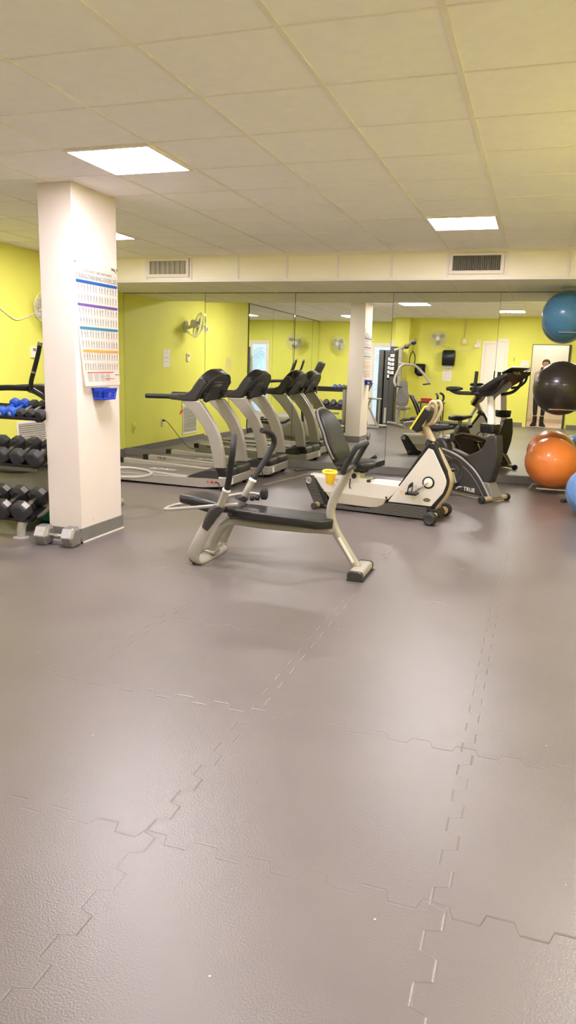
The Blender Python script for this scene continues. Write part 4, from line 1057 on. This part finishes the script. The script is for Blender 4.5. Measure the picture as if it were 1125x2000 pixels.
wire('fan_cable', [(XL+.02, 7.66, 1.95), (XL+.012, 7.5, 1.88), (XL+.012, 7.3, 1.84), (XL+.012, 7.1, 1.92), (XL+.03, 6.94, 2.0)], .006, K.wplast, 'white cable sagging between the left wall fan and its outlet')

# ------------------------------------------------------------------ poster and basket on the column
pt = thing('exercise_poster', 'white poster of strengthening exercises on the side of the column', 'poster', (PX1, 5.09, 1.68))
bm = nb(); ny, nz = 12, 20
def pp(u, v, off=0.):
    y = (4.795+.06*max(0, v-.25)**1.2*1.2)*(1-u)+5.38*u
    z = 2.135-v*.915
    x = .004+.006*(1+math.sin(u*5))*v*v+(.035*(1-u)**3*max(0, v-.3)) + .02*max(0, v-.93)*10*(1+math.sin(u*7))*.3
    return V((x+off, y-5.09, z-1.68))
vs = [[bm.verts.new(pp(i/ny, j/nz)) for i in range(ny+1)] for j in range(nz+1)]
for a, b in zip(vs, vs[1:]):
    for i in range(ny): bm.faces.new((a[i], a[i+1], b[i+1], b[i]))
bmesh.ops.solidify(bm, geom=bm.faces[:], thickness=.001)
sh = obj('sheet', bm, K.paper, pt)
def strip(nm, u0, u1, v0, v1, mat, n=12):
    bm = nb(); A = [bm.verts.new(pp(u0+(u1-u0)*i/n, v0, .0022)) for i in range(n+1)]; B = [bm.verts.new(pp(u0+(u1-u0)*i/n, v1, .0022)) for i in range(n+1)]
    for i in range(n): bm.faces.new((A[i], A[i+1], B[i+1], B[i]))
    bmesh.ops.solidify(bm, geom=bm.faces[:], thickness=.0006)
    return obj(nm, bm, mat, sh, smooth=False)
strip('blue_bar', .02, .98, .146, .170, K.barblue); strip('purple_bar', .03, .98, .331, .353, K.barpurple); strip('teal_bar', .03, .98, .516, .538, K.barteal); strip('amber_bar', .04, .98, .701, .723, K.baramber)
strip('pink_bar', .1, .84, .885, .893, K.barpink); strip('pink_bar', .58, .86, .942, .948, K.barpink); strip('blue_tag', .88, .99, .908, .914, K.barblue)
text('title', 'STRENGTHENING EXERCISES', .047, K.txtg, sh, frame(pp(.5, .118, .003), (0, 1, 0), (0, 0, 1)), ext=.0003, space=.96)
text('subtitle', 'RESISTANCE TUBES AND BANDS', .026, K.txtg, sh, frame(pp(.52, .072, .003), (0, 1, 0), (0, 0, 1)), ext=.0003)
bm = nb()
rnd = random.Random(3)
def fq(u, v, w, hgt):
    p = [pp(u-w, v-hgt, .003), pp(u+w, v-hgt, .003), pp(u+w, v+hgt, .003), pp(u-w, v+hgt, .003)]
    bm.faces.new([bm.verts.new(q) for q in p])
for row, v in enumerate((.205, .285, .39, .47, .575, .655, .76, .84)):
    for k in range(14):
        u = .065+k*.067+.006*(k % 2)
        lean = rnd.uniform(-.008, .008)
        fq(u+lean, v-.026, .006, .005)                # head
        fq(u+lean*.6, v-.008, .0085, .012)            # torso
        fq(u-.006, v+.016, .0035, .013); fq(u+.006+lean, v+.016, .0035, .013)
        if rnd.random() < .6: fq(u+.016, v-.012+rnd.uniform(-.01, .01), .008, .0022)
obj('exercise_figures', bm, K.txtg, sh, smooth=False)['kind'] = 'stuff'
bm = nb()
for c in range(4):
    for k in range(6): fq(.16+c*.17, .905+k*.011, .065, .0016)
obj('small_print', bm, K.txtg, sh, smooth=False)
bm = nb()
for u in (.012, .985): lathe(bm, [(.006, 0), (.005, .004), (0, .005)], pp(u, .012, .001), (1, 0, 0), 10)
obj('tack', bm, K.dark, sh)

bk = thing('blue_basket', 'small blue plastic basket on the column under the poster', 'basket', (PX1+.001, 5.083, 1.155))
bm = nb(); w, d, hh = .098, .1, .085
def ring(z, k): return [(d/2+d/2*k*sx_, w*k*sy_, z) for sx_, sy_ in ((-1, -1), (1, -1), (1, 1), (-1, 1))]
tube(bm, [(x, y, .042) for x, y in ((.004, -w), (d, -w), (d, w), (.004, w))], .007, 6, 0, closed=True); obj('rim', bm, K.blue, bk)
bm = nb(); bb(bm, .012, d*.86, -w*.86, w*.86, -.044, -.040)
obj('floor_tray', bm, K.blue, bk)
bm = nb()
for (p0, p1) in (((.004, -w), (d, -w)), ((d, -w), (d, w)), ((d, w), (.004, w)), ((.004, w), (.004, -w))):
    a, b = V((p0[0], p0[1], .042)), V((p1[0], p1[1], .042)); c_ = V((d/2, 0, .042))
    n = 6 if (a-b).length < .15 else 10
    lo = lambda p: V(((p.x-d/2)*.82+d/2, p.y*.86, -.042))
    for i in range(n+1):
        p = a.lerp(b, i/n); tube(bm, [p, lo(p)], .0042, 5, 0)
    for zz in (-.035, .02, .03):
        f_ = (.042-zz)/.084; tube(bm, [a.lerp(lo(a), f_), b.lerp(lo(b), f_)], .006 if zz > 0 else .008, 5, 0)
obj('slatted_sides', bm, K.blue, bk)
bm = nb(); box(bm, (.05, -.02, .03), (.06, .12, .002), Matrix.Rotation(.15, 4, 'X')); tag(obj('paper_slip', bm, K.paper), 'white paper slip lying in the blue basket', 'paper').location = (PX1+.001, 5.083, 1.155)
# ------------------------------------------------------------------ the back wall, seen in the mirrors
def door(name, x0, x1, top, leaf_mat, label):
    t = bpy.data.objects.new(name, None); C.objects.link(t); t.location = ((x0+x1)/2, YBK, 0); t['kind'] = 'structure'; t['label'] = label
    w = (x1-x0)/2
    bm = nb(); rframe(bm, -w, w, 0, top, (.07, .07, 0, .07), lambda a, b, c_, d: bb(bm, a, b, 0, .03, c_, d)); obj('door_frame', bm, K.doorw, t, bevel=.004)
    return t, w
d1, w = door('door_1', -4.39, -3.79, 2.12, None, 'white framed door with a daylit blue etched glass pane')
bm = nb(); rframe(bm, -w+.07, w-.07, .005, 2.05, (.03, .03, .2, .03), lambda a, b, c_, d: bb(bm, a, b, .002, .022, c_, d)); lf = obj('door_leaf', bm, K.doorw, d1, bevel=.003)
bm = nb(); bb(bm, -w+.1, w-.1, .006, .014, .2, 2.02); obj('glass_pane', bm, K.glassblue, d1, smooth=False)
bm = nb()
for r, zc in ((.10, 1.6), (.16, 1.6), (.22, 1.6), (.3, 1.62), (.25, .8), (.16, .8)):
    P = [(r*math.cos(a)-.05, .0155, zc+r*math.sin(a)) for a in [PI*(.05+.9*k/14) for k in range(15)]]
    P = [p for p in P if abs(p[0]) < .19]
    if len(P) > 3: tube(bm, P, .003, 5, 0)
for k in range(5): tube(bm, [(-.15+.02*k, .0155, 1.75+.04*k), (.18, .0155, 1.3+.12*k)], .0025, 5, 0)
obj('etched_lines', bm, K.grey, d1)
bm = nb()
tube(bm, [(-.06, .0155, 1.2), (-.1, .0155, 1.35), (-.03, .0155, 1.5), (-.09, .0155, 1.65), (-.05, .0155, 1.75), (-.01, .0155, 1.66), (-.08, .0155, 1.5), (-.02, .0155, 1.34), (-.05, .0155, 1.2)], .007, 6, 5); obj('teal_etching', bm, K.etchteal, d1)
bm = nb(); lathe(bm, [(.012, 0), (.012, .04), (.026, .045), (.026, .07), (.016, .075)], (w-.085, .02, 1.0), (0, 1, 0), 16); obj('door_knob', bm, K.steel, d1)
d2, w = door('door_2', -1.585, -.82, 2.13, None, 'plain white door in the lime back wall')
bm = nb(); bb(bm, -w+.073, w-.073, .0, .018, .008, 2.057); obj('door_leaf', bm, K.doorw, d2, bevel=.003)
bm = nb(); lathe(bm, [(.012, 0), (.012, .04), (.026, .045), (.026, .07), (.016, .075)], (w-.12, .016, 1.0), (0, 1, 0), 16); obj('door_knob', bm, K.steel, d2)

t = thing('towel_dispenser', 'black paper towel dispenser on the lime back wall under the fan', 'towel dispenser', (-2.385, YBK, 1.70))
bm = nb(); rings = []
for z, w_, d in ((-.195, .15, .2), (-.17, .155, .215), (.1, .165, .215), (.16, .155, .19), (.19, .13, .14)): rings.append([(a, d/2+b, z) for a, b in rrect(w_*2, d, .04)])
loft(bm, rings); dp = obj('housing', bm, K.glossblk, t)
bm = nb(); bb(bm, -.1, .1, .09, .12, -.26, -.18); obj('towel_end', bm, K.paper, t)
text('maker_mark', '~~', .05, K.txtw, t, frame((.05, .214, .09), (-1, 0, 0), (0, 0, 1)))
notice('white printed notice under the black towel dispenser', (-2.415, YBK, 1.265), .225, .29, 'y', K.paper, [(.3, .5), (.18, .7), (.05, .7), (-.1, .6), (-.25, .7)])
t = thing('soap_dispenser', 'small black dispenser on the lime back wall beside the pilaster', 'dispenser', (-3.1, YBK, 1.385))
bm = nb(); rings = []
for z, w_, d in ((-.17, .05, .06), (-.13, .09, .1), (-.08, .13, .12), (.12, .135, .12), (.145, .12, .10)): rings.append([(a, d/2+b, z) for a, b in rrect(w_*2, d, .025)])
loft(bm, rings); sd = obj('housing', bm, K.glossblk, t)
bm = nb(); bb(bm, -.06, .06, .118, .124, -.1, .08); obj('window', bm, K.dark, sd, bevel=.002)
bm = nb(); bb(bm, -.02, .02, .03, .06, -.21, -.165); obj('nozzle', bm, K.wplast, t, bevel=.004)
t = thing('conduit_box', 'lime painted conduit with white socket box on the back wall', 'electrical box', (-2.03, YBK, 2.11))
bm = nb(); cyl(bm, (0, .02, .06), (0, .02, CZ-2.11), .014, 10); obj('conduit', bm, K.ypaper, t)
bm = nb(); bb(bm, -.075, .075, 0, .05, -.085, .085); b_ = obj('box', bm, K.ypaper, t, bevel=.006)
bm = nb(); lathe(bm, [(.045, 0), (.045, .004), (.034, .006), (0, .006)], (0, .05, 0), (0, 1, 0), 20); obj('socket', bm, K.wplast, b_)
plate('wall_outlet', 'white outlet with adaptor high on the back wall, above the white door frame corner', 'outlet', (-1.69, YBK, 2.06), (.1, .19, .012), 'y', K.wplast, [('adaptor', -.05, -.06, .09, .07, .04, K.wplast), ('socket', 0, .05, .035, .03, .002, K.ypaper)])
wire('fan_cable', [(-1.76, YBK+.03, 1.98), (-1.9, YBK+.012, 1.90), (-2.2, YBK+.012, 1.90), (-2.5, YBK+.012, 1.98), (-2.64, YBK+.03, 2.05)], .006, K.wplast, 'white cable along the back wall from the towel dispenser fan to its outlet')
plate('switch_plate', 'triple white switch plate on the back wall beside the doorway', 'switch', (-.41, YBK, 1.555), (.2, .14, .01), 'y', K.wplast, [('toggle', a, 0, .03, .06, .006, K.wplast) for a in (-.055, 0, .055)])
plate('wall_outlet', 'white outlet on the back wall beside the doorway, below the switch plate', 'outlet', (-.41, YBK, 1.11), (.09, .13, .01), 'y', K.wplast, [('socket', 0, .03, .034, .03, .002, K.grid), ('socket', 0, -.03, .034, .03, .002, K.grid)])
t = thing('wall_hook', 'small metal hook on the back wall between white door and switch plate', 'hook', (-.67, YBK, 1.64))
bm = nb(); bb(bm, -.012, .012, 0, .006, -.04, .04); obj('hook_plate', bm, K.steel, t, bevel=.002)
bm = nb(); tube(bm, [(0, .004, -.02), (0, .03, -.035), (0, .045, -.02), (0, .045, .005)], .004, 6, 3); obj('prong', bm, K.steel, t)

# multi-station weight machine
def multigym():
    t = thing('weight_machine', 'grey multi-station weight machine with tall weight tower, against the back wall pilaster', 'weight machine', (-3.5, .95, 0))
    L = lambda x, y, z: (x+3.5, y-.95, z)
    def B(x0, x1, y0, y1, z0, z1): bm = nb(); bb(bm, x0+3.5, x1+3.5, y0-.95, y1-.95, z0, z1); return bm
    tw = obj('tower_shroud', B(-4.0, -3.88, .62, .92, .03, 1.93), K.tower, t, bevel=.01)
    tw2 = obj('tower_shroud', B(-3.845, -3.58, .62, .92, .03, 1.93), K.tower, t, bevel=.03)
    obj('tower_back', B(-4.0, -3.6, .55, .62, .02, 1.93), K.dark, t, bevel=.01)
    obj('weight_slot', B(-3.88, -3.845, .60, .84, .05, 1.88), K.glossblk, t)
    bm = nb()
    for k in range(15): bb(bm, -.295, -.24, -.032, -.026, .12+k*.026, .134+k*.026)
    obj('weight_numbers', bm, K.txtw, tw2, smooth=False)
    pl = obj('instruction_plate', B(-3.77, -3.62, .92, .926, 1.2, 1.76), K.glossblk, tw2)
    bm = nb()
    for r in range(5):
        for c in range(2): bb(bm, -.262+c*.072, -.20+c*.072, -.024, -.0225, .27+r*.105-.02+1, .27+r*.105+.055+1)
    obj('instruction_pictures', bm, K.paper, pl, smooth=False)
    # column and boom
    obj('column', B(-3.50, -3.42, .95, 1.05, .05, 1.86), K.silver, t, bevel=.008)
    bm = nb()
    for k in range(6): lathe(bm, [(.011, 0), (.009, .003), (0, .003)], L(-3.46, 1.05, .95+k*.14), (0, 1, 0), 10)
    obj('adjustment_holes', bm, K.black, t)
    bm = nb(); tube(bm, [L(-3.62, .95, 1.84), L(-3.4, 1.02, 1.9), L(-3.2, 1.2, 2.0), L(-3.06, 1.32, 2.08)], .055, 10, 3, ry=.04); bo = obj('top_boom', bm, K.silver, t)
    for p in ((-3.3, 1.12, 1.93), (-3.1, 1.3, 2.02)):
        bm = nb(); wheel(bm, L(*p), (.3, 1, 0), .06, .03, 20); obj('pulley', bm, K.black, bo)
    bm = nb(); tube(bm, [L(-3.1, 1.34, 1.97), L(-3.1, 1.35, 1.82)], .005, 6, 0); tube(bm, [L(-3.55, .9, 1.85), L(-3.55, .92, .6)], .006, 6, 0); obj('cable', bm, K.black, t)
    bm = nb(); tube(bm, [L(-3.1, 1.35, 1.82), L(-3.15, 1.35, 1.72), L(-3.16, 1.36, 1.52), L(-3.05, 1.36, 1.5), L(-3.04, 1.36, 1.7), L(-3.1, 1.35, 1.82)], .012, 8, 4); obj('pull_strap', bm, K.black, t)
    # press arms
    bm = nb(); tube(bm, [L(-3.46, 1.1, 1.56), L(-3.38, 1.3, 1.52), L(-3.26, 1.42, 1.50)], .035, 10, 3); pr = obj('press_yoke', bm, K.silver, t)
    for s, P in ((-1, [(-3.26, 1.42, 1.50), (-3.36, 1.45, 1.44), (-3.44, 1.5, 1.25), (-3.47, 1.55, 1.1), (-3.41, 1.6, .97)]), (1, [(-3.26, 1.42, 1.50), (-3.05, 1.45, 1.49), (-2.9, 1.48, 1.40), (-2.72, 1.52, 1.22), (-2.6, 1.58, 1.05)])):
        bm = nb(); tube(bm, [L(*p) for p in P], .03, 10, 4); pa = obj('press_arm', bm, K.silver, t)
        e = V(P[-1]); bm = nb(); tube(bm, [L(*(e+V((0, 0, .02)))), L(*(e+V((-s*.07, .06, .0)))), L(*(e+V((-s*.16, .06, -.01))))], .017, 8, 3); obj('press_grip', bm, K.foam, pa)
    # seat and back pad
    bm = nb(); rings = []
    for z, w in ((.50, .06), (.53, .13), (.62, .16), (.75, .155), (.88, .12), (1.0, .10), (1.08, .095), (1.11, .06)): rings.append([L(-3.24+a, 1.62+b-(z-.5)*.12, z) for a, b in rrect(w*2, .06, .025)])
    loft(bm, rings); obj('back_pad', bm, K.gvinyl, t)
    bm = nb(); rings = []
    for y, w in ((1.64, .1), (1.68, .15), (1.85, .16), (1.98, .14), (2.02, .09)): rings.append([L(-3.16+a, y, .47+b) for a, b in rrect(w*2, .06, .025)])
    loft(bm, rings); obj('seat_pad', bm, K.gvinyl, t)
    bm = nb(); tube(bm, [L(-3.46, 1.0, .5), L(-3.35, 1.4, .46), L(-3.2, 1.7, .43)], .035, 10, 3); tube(bm, [L(-3.32, 1.55, .06), L(-3.32, 1.55, .46)], .04, 10, 0); tube(bm, [L(-3.08, 1.95, .02), L(-3.08, 1.95, .44)], .03, 10, 0); obj('seat_frame', bm, K.silver, t)
    bm = nb(); tube(bm, [L(-3.95, 1.0, .05), L(-3.6, 1.05, .05), L(-3.32, 1.5, .05), L(-3.1, 1.9, .06), L(-2.95, 2.0, .16)], .035, 10, 3); tube(bm, [L(-4.0, .6, .03), L(-3.4, .6, .03)], .03, 8, 0); obj('base_frame', bm, K.silver, t)
    bm = nb(); rings = []
    for x, k in ((-3.12, .5), (-3.08, 1), (-2.88, 1), (-2.83, .5)): rings.append([L(x, 2.05+a*k, .22+b*k) for a, b in rrect(.16, .06, .025)])
    loft(bm, rings); obj('foot_roller', bm, K.vinyl, t)
    for y in (.88, .98):
        bm = nb(); cyl(bm, L(-2.98, 2.06, y-.70), L(-2.86, 2.06, y-.70), .01, 8); obj('roller_pin', bm, K.steel, t)
    return t
multigym()
# tubular bench beside it
t = thing('weight_bench', 'tubular weight bench with raised cross bar, left of the weight tower in the mirror', 'weight bench', (-4.2, 1.55, 0))
L = lambda x, y, z: (x+4.2, y-1.55, z)
bm = nb(); tube(bm, [L(-4.35, 1.6, .04), L(-3.76, 1.6, .04)], .03, 8, 0); tube(bm, [L(-4.35, 1.3, .04), L(-3.8, 1.6, .04)], .025, 8, 0); obj('base', bm, K.silver, t)
bm = nb(); tube(bm, [L(-3.78, 1.6, .04), L(-3.95, 1.6, .38), L(-4.02, 1.6, .52)], .026, 8, 0); tube(bm, [L(-4.25, 1.5, .04), L(-4.0, 1.6, .72)], .026, 8, 0); obj('braces', bm, K.silver, t)
bm = nb(); tube(bm, [L(-4.15, 1.6, .74), L(-3.72, 1.6, .735)], .022, 10, 0); cb = obj('cross_bar', bm, K.silver, t)
bm = nb(); tube(bm, [L(-3.775, 1.6, .72), L(-3.775, 1.6, .1)], .016, 8, 0); obj('upright', bm, K.silver, t)
for z, x in ((.42, -4.15), (.98, -4.06)):
    bm = nb(); rings = [[L(x+a+k*.1*0, 1.6+b, z+d) for a, b in rrect(.16, .22, .04)] for d, k in ((-.03, 0), (.03, 0))]
    if z > .6: rings = [[L(x+d*.45+a, 1.6+b, z+d) for a, b in rrect(.06, .2, .025)] for d in (-.17, 0, .13)]
    loft(bm, rings); obj('pad', bm, K.gvinyl, t)
bm = nb(); tube(bm, [L(-4.13, 1.6, .5), L(-4.11, 1.6, .86)], .02, 8, 0); obj('pad_post', bm, K.silver, t)

# low dark table with a red box
t = thing('side_table', 'low dark side table against the lime back wall', 'table', (-2.72, .42, 0))
bm = nb(); bb(bm, -.33, .33, -.2, .2, .555, .585); obj('table_top', bm, K.dark, t, bevel=.004)
for sx in (-1, 1):
    for sy in (-1, 1):
        bm = nb(); tube(bm, [(sx*.29, sy*.17, .555), (sx*.29, sy*.17, 0)], .016, 8, 0); obj('leg', bm, K.black, t)
t = thing('red_box', 'red plastic box on the low dark table by the back wall', 'box', (-2.84, .44, .585))
bm = nb(); prism(bm, [(-.125, 0), (.125, 0), (.135, .07), (-.135, .07)], -.07, .07); obj('body', bm, K.red, t, bevel=.008)
bm = nb(); bb(bm, -.14, .14, -.075, .075, .07, .085); obj('lid', bm, K.red, t, bevel=.006)

# ------------------------------------------------------------------ the person taking the photograph
def skin_mesh(name, verts, edges, radii, mat, parent, root=0, sub=2):
    me = bpy.data.meshes.new(name); me.from_pydata([tuple(v) for v in verts], edges, [])
    o = bpy.data.objects.new(name, me); C.objects.link(o)
    o.modifiers.new('skin', 'SKIN').use_smooth_shade = True
    s = o.modifiers.new('sub', 'SUBSURF'); s.levels = sub; s.render_levels = sub
    for i, r in enumerate(radii):
        q = me.skin_vertices[0].data[i]; q.radius = (r, r) if not isinstance(r, tuple) else r; q.use_root = (i == root)
    me.materials.append(mat)
    if parent: o.parent = parent
    return o
class Sk:
    def __init__(s): s.v, s.e, s.r = [], [], []
    def chain(s, pts, frm=None):
        ids = []
        for p, r in pts:
            s.v.append(V(p)); s.r.append(r); i = len(s.v)-1
            if frm is not None: s.e.append((frm, i))
            frm = i; ids.append(i)
        return ids
PP = thing('person', 'person in black leggings and boots holding up a phone in the open doorway', 'person', (.04, -.36, 0))
P = lambda x, y, z: V((x-.04, y+.36, z))
PHX, PHZ = .012, 1.395        # phone centre
b = Sk()
sp = b.chain([(P(.035, -.37, .90), (.125, .10)), (P(.04, -.375, 1.02), (.115, .085)), (P(.05, -.385, 1.16), (.12, .09)), (P(.06, -.385, 1.29), (.135, .09)), (P(.075, -.38, 1.375), (.06, .055)), (P(.085, -.365, 1.43), (.046, .048))])
hd = b.chain([(P(.088, -.345, 1.475), (.058, .066)), (P(.09, -.35, 1.53), (.072, .086)), (P(.09, -.36, 1.59), (.07, .084)), (P(.09, -.365, 1.635), (.045, .055))], sp[-1])
b.chain([(P(.088, -.262, 1.522), .012), (P(.087, -.248, 1.512), .010)], hd[1])            # nose
for s in (-1, 1): b.chain([(P(.09+s*.076, -.36, 1.53), .012), (P(.09+s*.084, -.37, 1.535), .014)], hd[1])   # ears
hip = {-1: P(-.06, -.37, .86), 1: P(.125, -.37, .86)}
kn = {-1: P(-.075, -.345, .47), 1: P(.12, -.33, .47)}
an = {-1: P(-.06, -.36, .12), 1: P(.10, -.355, .12)}
for s in (-1, 1):
    b.chain([(hip[s], .088), (hip[s].lerp(kn[s], .5), .074), (kn[s], .054), (kn[s].lerp(an[s], .3), .053), (kn[s].lerp(an[s], .75), .036), (an[s], .034), (an[s]+V((s*.02, .05, -.07)), .034), (an[s]+V((s*.045, .12, -.085)), .028)], sp[0])
for s in (-1, 1):
    sh_ = P(.062+s*.165, -.38, 1.335); el = P(.062+s*.2, -.27, 1.13) if s > 0 else P(-.145, -.27, 1.12)
    wr = P(PHX+s*.058, -.095, 1.325)
    a = b.chain([(P(.062+s*.10, -.382, 1.345), .06), (sh_, .052), (sh_.lerp(el, .5), .043), (el, .036), (el.lerp(wr, .35), .037), (wr, .0245)], sp[3])
    pm = b.chain([(wr+V((-s*.002, .03, .022)), (.026, .018)), (wr+V((-s*.006, .052, .045)), (.028, .016))], a[-1])
    for k, ln in enumerate((.062, .070, .066, .052)):      # four fingers closing round the back edge of the phone
        base = wr+V((-s*.004, .058, .082-.019*k))
        b.chain([(base, .0085), (base+V((-s*.004, .014, .008)), .0080), (base+V((-s*(.012+ln*.28), .0205, .006)), .0075), (base+V((-s*(.014+ln*.55), .0215, .002)), .0068)], pm[-1])
    th = wr+V((-s*.012, .036, .05))
    b.chain([(th, .0095), (th+V((-s*.016, .012, .022)), .0088), (th+V((-s*.026, .018, .042)), .0078)], pm[0])
skin_mesh('body', b.v, b.e, b.r, K.skin, PP)
g = Sk(); q0 = g.chain([(P(.035, -.37, .91), (.135, .112)), (P(.038, -.372, .99), (.125, .1))])
for s in (-1, 1): g.chain([(hip[s], .097), (hip[s].lerp(kn[s], .5), .082), (kn[s], .061), (kn[s].lerp(an[s], .3), .060), (kn[s].lerp(an[s], .62), .048)], q0[0])
skin_mesh('leggings', g.v, g.e, g.r, K.leggings, PP)
g = Sk(); q0 = g.chain([(P(.037, -.37, .95), (.142, .115)), (P(.042, -.377, 1.06), (.13, .1)), (P(.05, -.385, 1.17), (.132, .102)), (P(.06, -.385, 1.29), (.145, .102)), (P(.07, -.383, 1.355), (.085, .072))])
for s in (-1, 1):
    sh_ = P(.062+s*.165, -.38, 1.335); el = P(.062+s*.2, -.27, 1.13) if s > 0 else P(-.145, -.27, 1.12)
    g.chain([(P(.062+s*.10, -.382, 1.345), .068), (sh_, .061), (sh_.lerp(el, .5), .052), (el, .045)], q0[3])
skin_mesh('knit_top', g.v, g.e, g.r, K.shirt, PP)
for s in (-1, 1):
    bm = nb(); a = an[s]; rings = []
    for z, w, y0, y1 in ((.25, .052, -.06, .05), (.17, .05, -.062, .05), (.11, .048, -.064, .055), (.075, .05, -.065, .10), (.04, .052, -.068, .17), (.012, .054, -.07, .185)):
        rings.append([(a.x+q+s*max(0, y)*.35, a.y+y, z) for q, y in [(q*1., (y0+y1)/2+r_) for q, r_ in rrect(w*2, y1-y0, .045, 5)]])
    loft(bm, rings); bo = obj('boot', bm, K.boot, PP)
    bm = nb(); rings = []
    for z, k in ((.0, 1.), (.014, 1.)): rings.append([(a.x+q*k+s*max(0, y)*.35, a.y+y*k, z) for q, y in [(q, .0575+r_) for q, r_ in rrect(.114, .262, .05, 5)]])
    loft(bm, rings); obj('sole', bm, K.rub, bo)
# hair tied back, glasses, eyes and mouth
bm = nb(); sphere(bm, P(.09, -.372, 1.575), .095, 24, 16, (.92, 1.05, .98))
bmesh.ops.delete(bm, geom=[v for v in bm.verts if v.co.y+(-.36) > -.315+.25*max(0, (v.co.z-1.60))*0 and v.co.z < 1.605 or v.co.z < 1.50], context='VERTS')
bmesh.ops.solidify(bm, geom=bm.faces[:], thickness=-.008); ha = obj('hair', bm, K.hair, PP)
bm = nb(); sphere(bm, P(.09, -.475, 1.60), .04, 16, 10, (1, .9, 1)); obj('hair_bun', bm, K.hair, ha)
bm = nb()
for s in (-1, 1):
    c = P(.09+s*.034, -.252, 1.545)
    tube(bm, [c+V((.026*math.cos(2*PI*k/16), -.004*abs(math.cos(2*PI*k/16)), .021*math.sin(2*PI*k/16))) for k in range(16)], .0024, 5, 0, closed=True)
    tube(bm, [c+V((s*.026, -.004, .006)), P(.09+s*.082, -.30, 1.552), P(.09+s*.084, -.365, 1.548)], .002, 5, 0)
tube(bm, [P(.082, -.25, 1.55), P(.09, -.247, 1.553), P(.098, -.25, 1.55)], .0022, 5, 2)
obj('glasses', bm, K.black, PP)
for s in (-1, 1):
    bm = nb(); sphere(bm, P(.09+s*.033, -.272, 1.545), .008, 12, 8); obj('eye', bm, K.paper, PP)
bm = nb(); tube(bm, [P(.068, -.274, 1.487), P(.088, -.266, 1.486), P(.108, -.274, 1.487)], .006, 8, 4, ry=.0045); obj('mouth', bm, K.barpink, PP)
t = thing('phone', 'dark phone held up in both hands by the person in the doorway', 'phone', (PHX, -.009, PHZ))
bm = nb(); loft(bm, [[(a, y, b_) for a, b_ in rrect(.072, .147, .011, 5)] for y in (-.004, .004)]); ph = obj('phone_body', bm, K.glossblk, t, bevel=.0015)
bm = nb(); loft(bm, [[(-.0135+a, y, .049+b_) for a, b_ in rrect(.036, .036, .009, 4)] for y in (.004, .0052)]); cm = obj('camera_bump', bm, K.dark, ph)
for a, z in ((-.021, .057), (-.021, .041), (-.006, .049)):
    bm = nb(); lathe(bm, [(.0062, 0), (.0062, .0014), (.0048, .0016), (0, .0012)], (a, .0052, z), (0, 1, 0), 18); obj('lens', bm, K.lens, cm)

# ------------------------------------------------------------------ camera, exposure
cy, sy = math.cos(YAW), math.sin(YAW); cp, sp_ = math.cos(PIT), math.sin(PIT); crr, srr = math.cos(ROL), math.sin(ROL)
Rz = Matrix(((cy, sy, 0), (-sy, cy, 0), (0, 0, 1))); Bm = Matrix(((1, 0, 0), (0, 0, -1), (0, 1, 0)))
Rx = Matrix(((1, 0, 0), (0, cp, -sp_), (0, sp_, cp))); Rr = Matrix(((crr, -srr, 0), (srr, crr, 0), (0, 0, 1)))
W2C = Rr @ Rx @ Bm @ Rz
right, down, fwd = W2C[0], W2C[1], W2C[2]
cd = bpy.data.cameras.new('camera'); cam = bpy.data.objects.new('camera', cd); C.objects.link(cam)
mw = Matrix((right, -down, -fwd)).transposed().to_4x4(); mw.translation = V((0, 0, H)); cam.matrix_world = mw
cd.sensor_fit = 'VERTICAL'; cd.sensor_height = 36; cd.sensor_width = 36*1125/2000; cd.lens = 36*FPX/2000
cd.clip_start = .02; cd.clip_end = 100
sc = bpy.context.scene; sc.camera = cam
wd = bpy.data.worlds.new('world'); sc.world = wd; wd.use_nodes = True
wd.node_tree.nodes['Background'].inputs['Color'].default_value = (.05, .05, .05, 1); wd.node_tree.nodes['Background'].inputs['Strength'].default_value = .2
sc.view_settings.view_transform = 'Standard'; sc.view_settings.look = 'None'; sc.view_settings.gamma = 1; sc.view_settings.use_curve_mapping = False
sc.view_settings.exposure = 2.45
sc.cycles.max_bounces = 14; sc.cycles.diffuse_bounces = 6; sc.cycles.glossy_bounces = 8
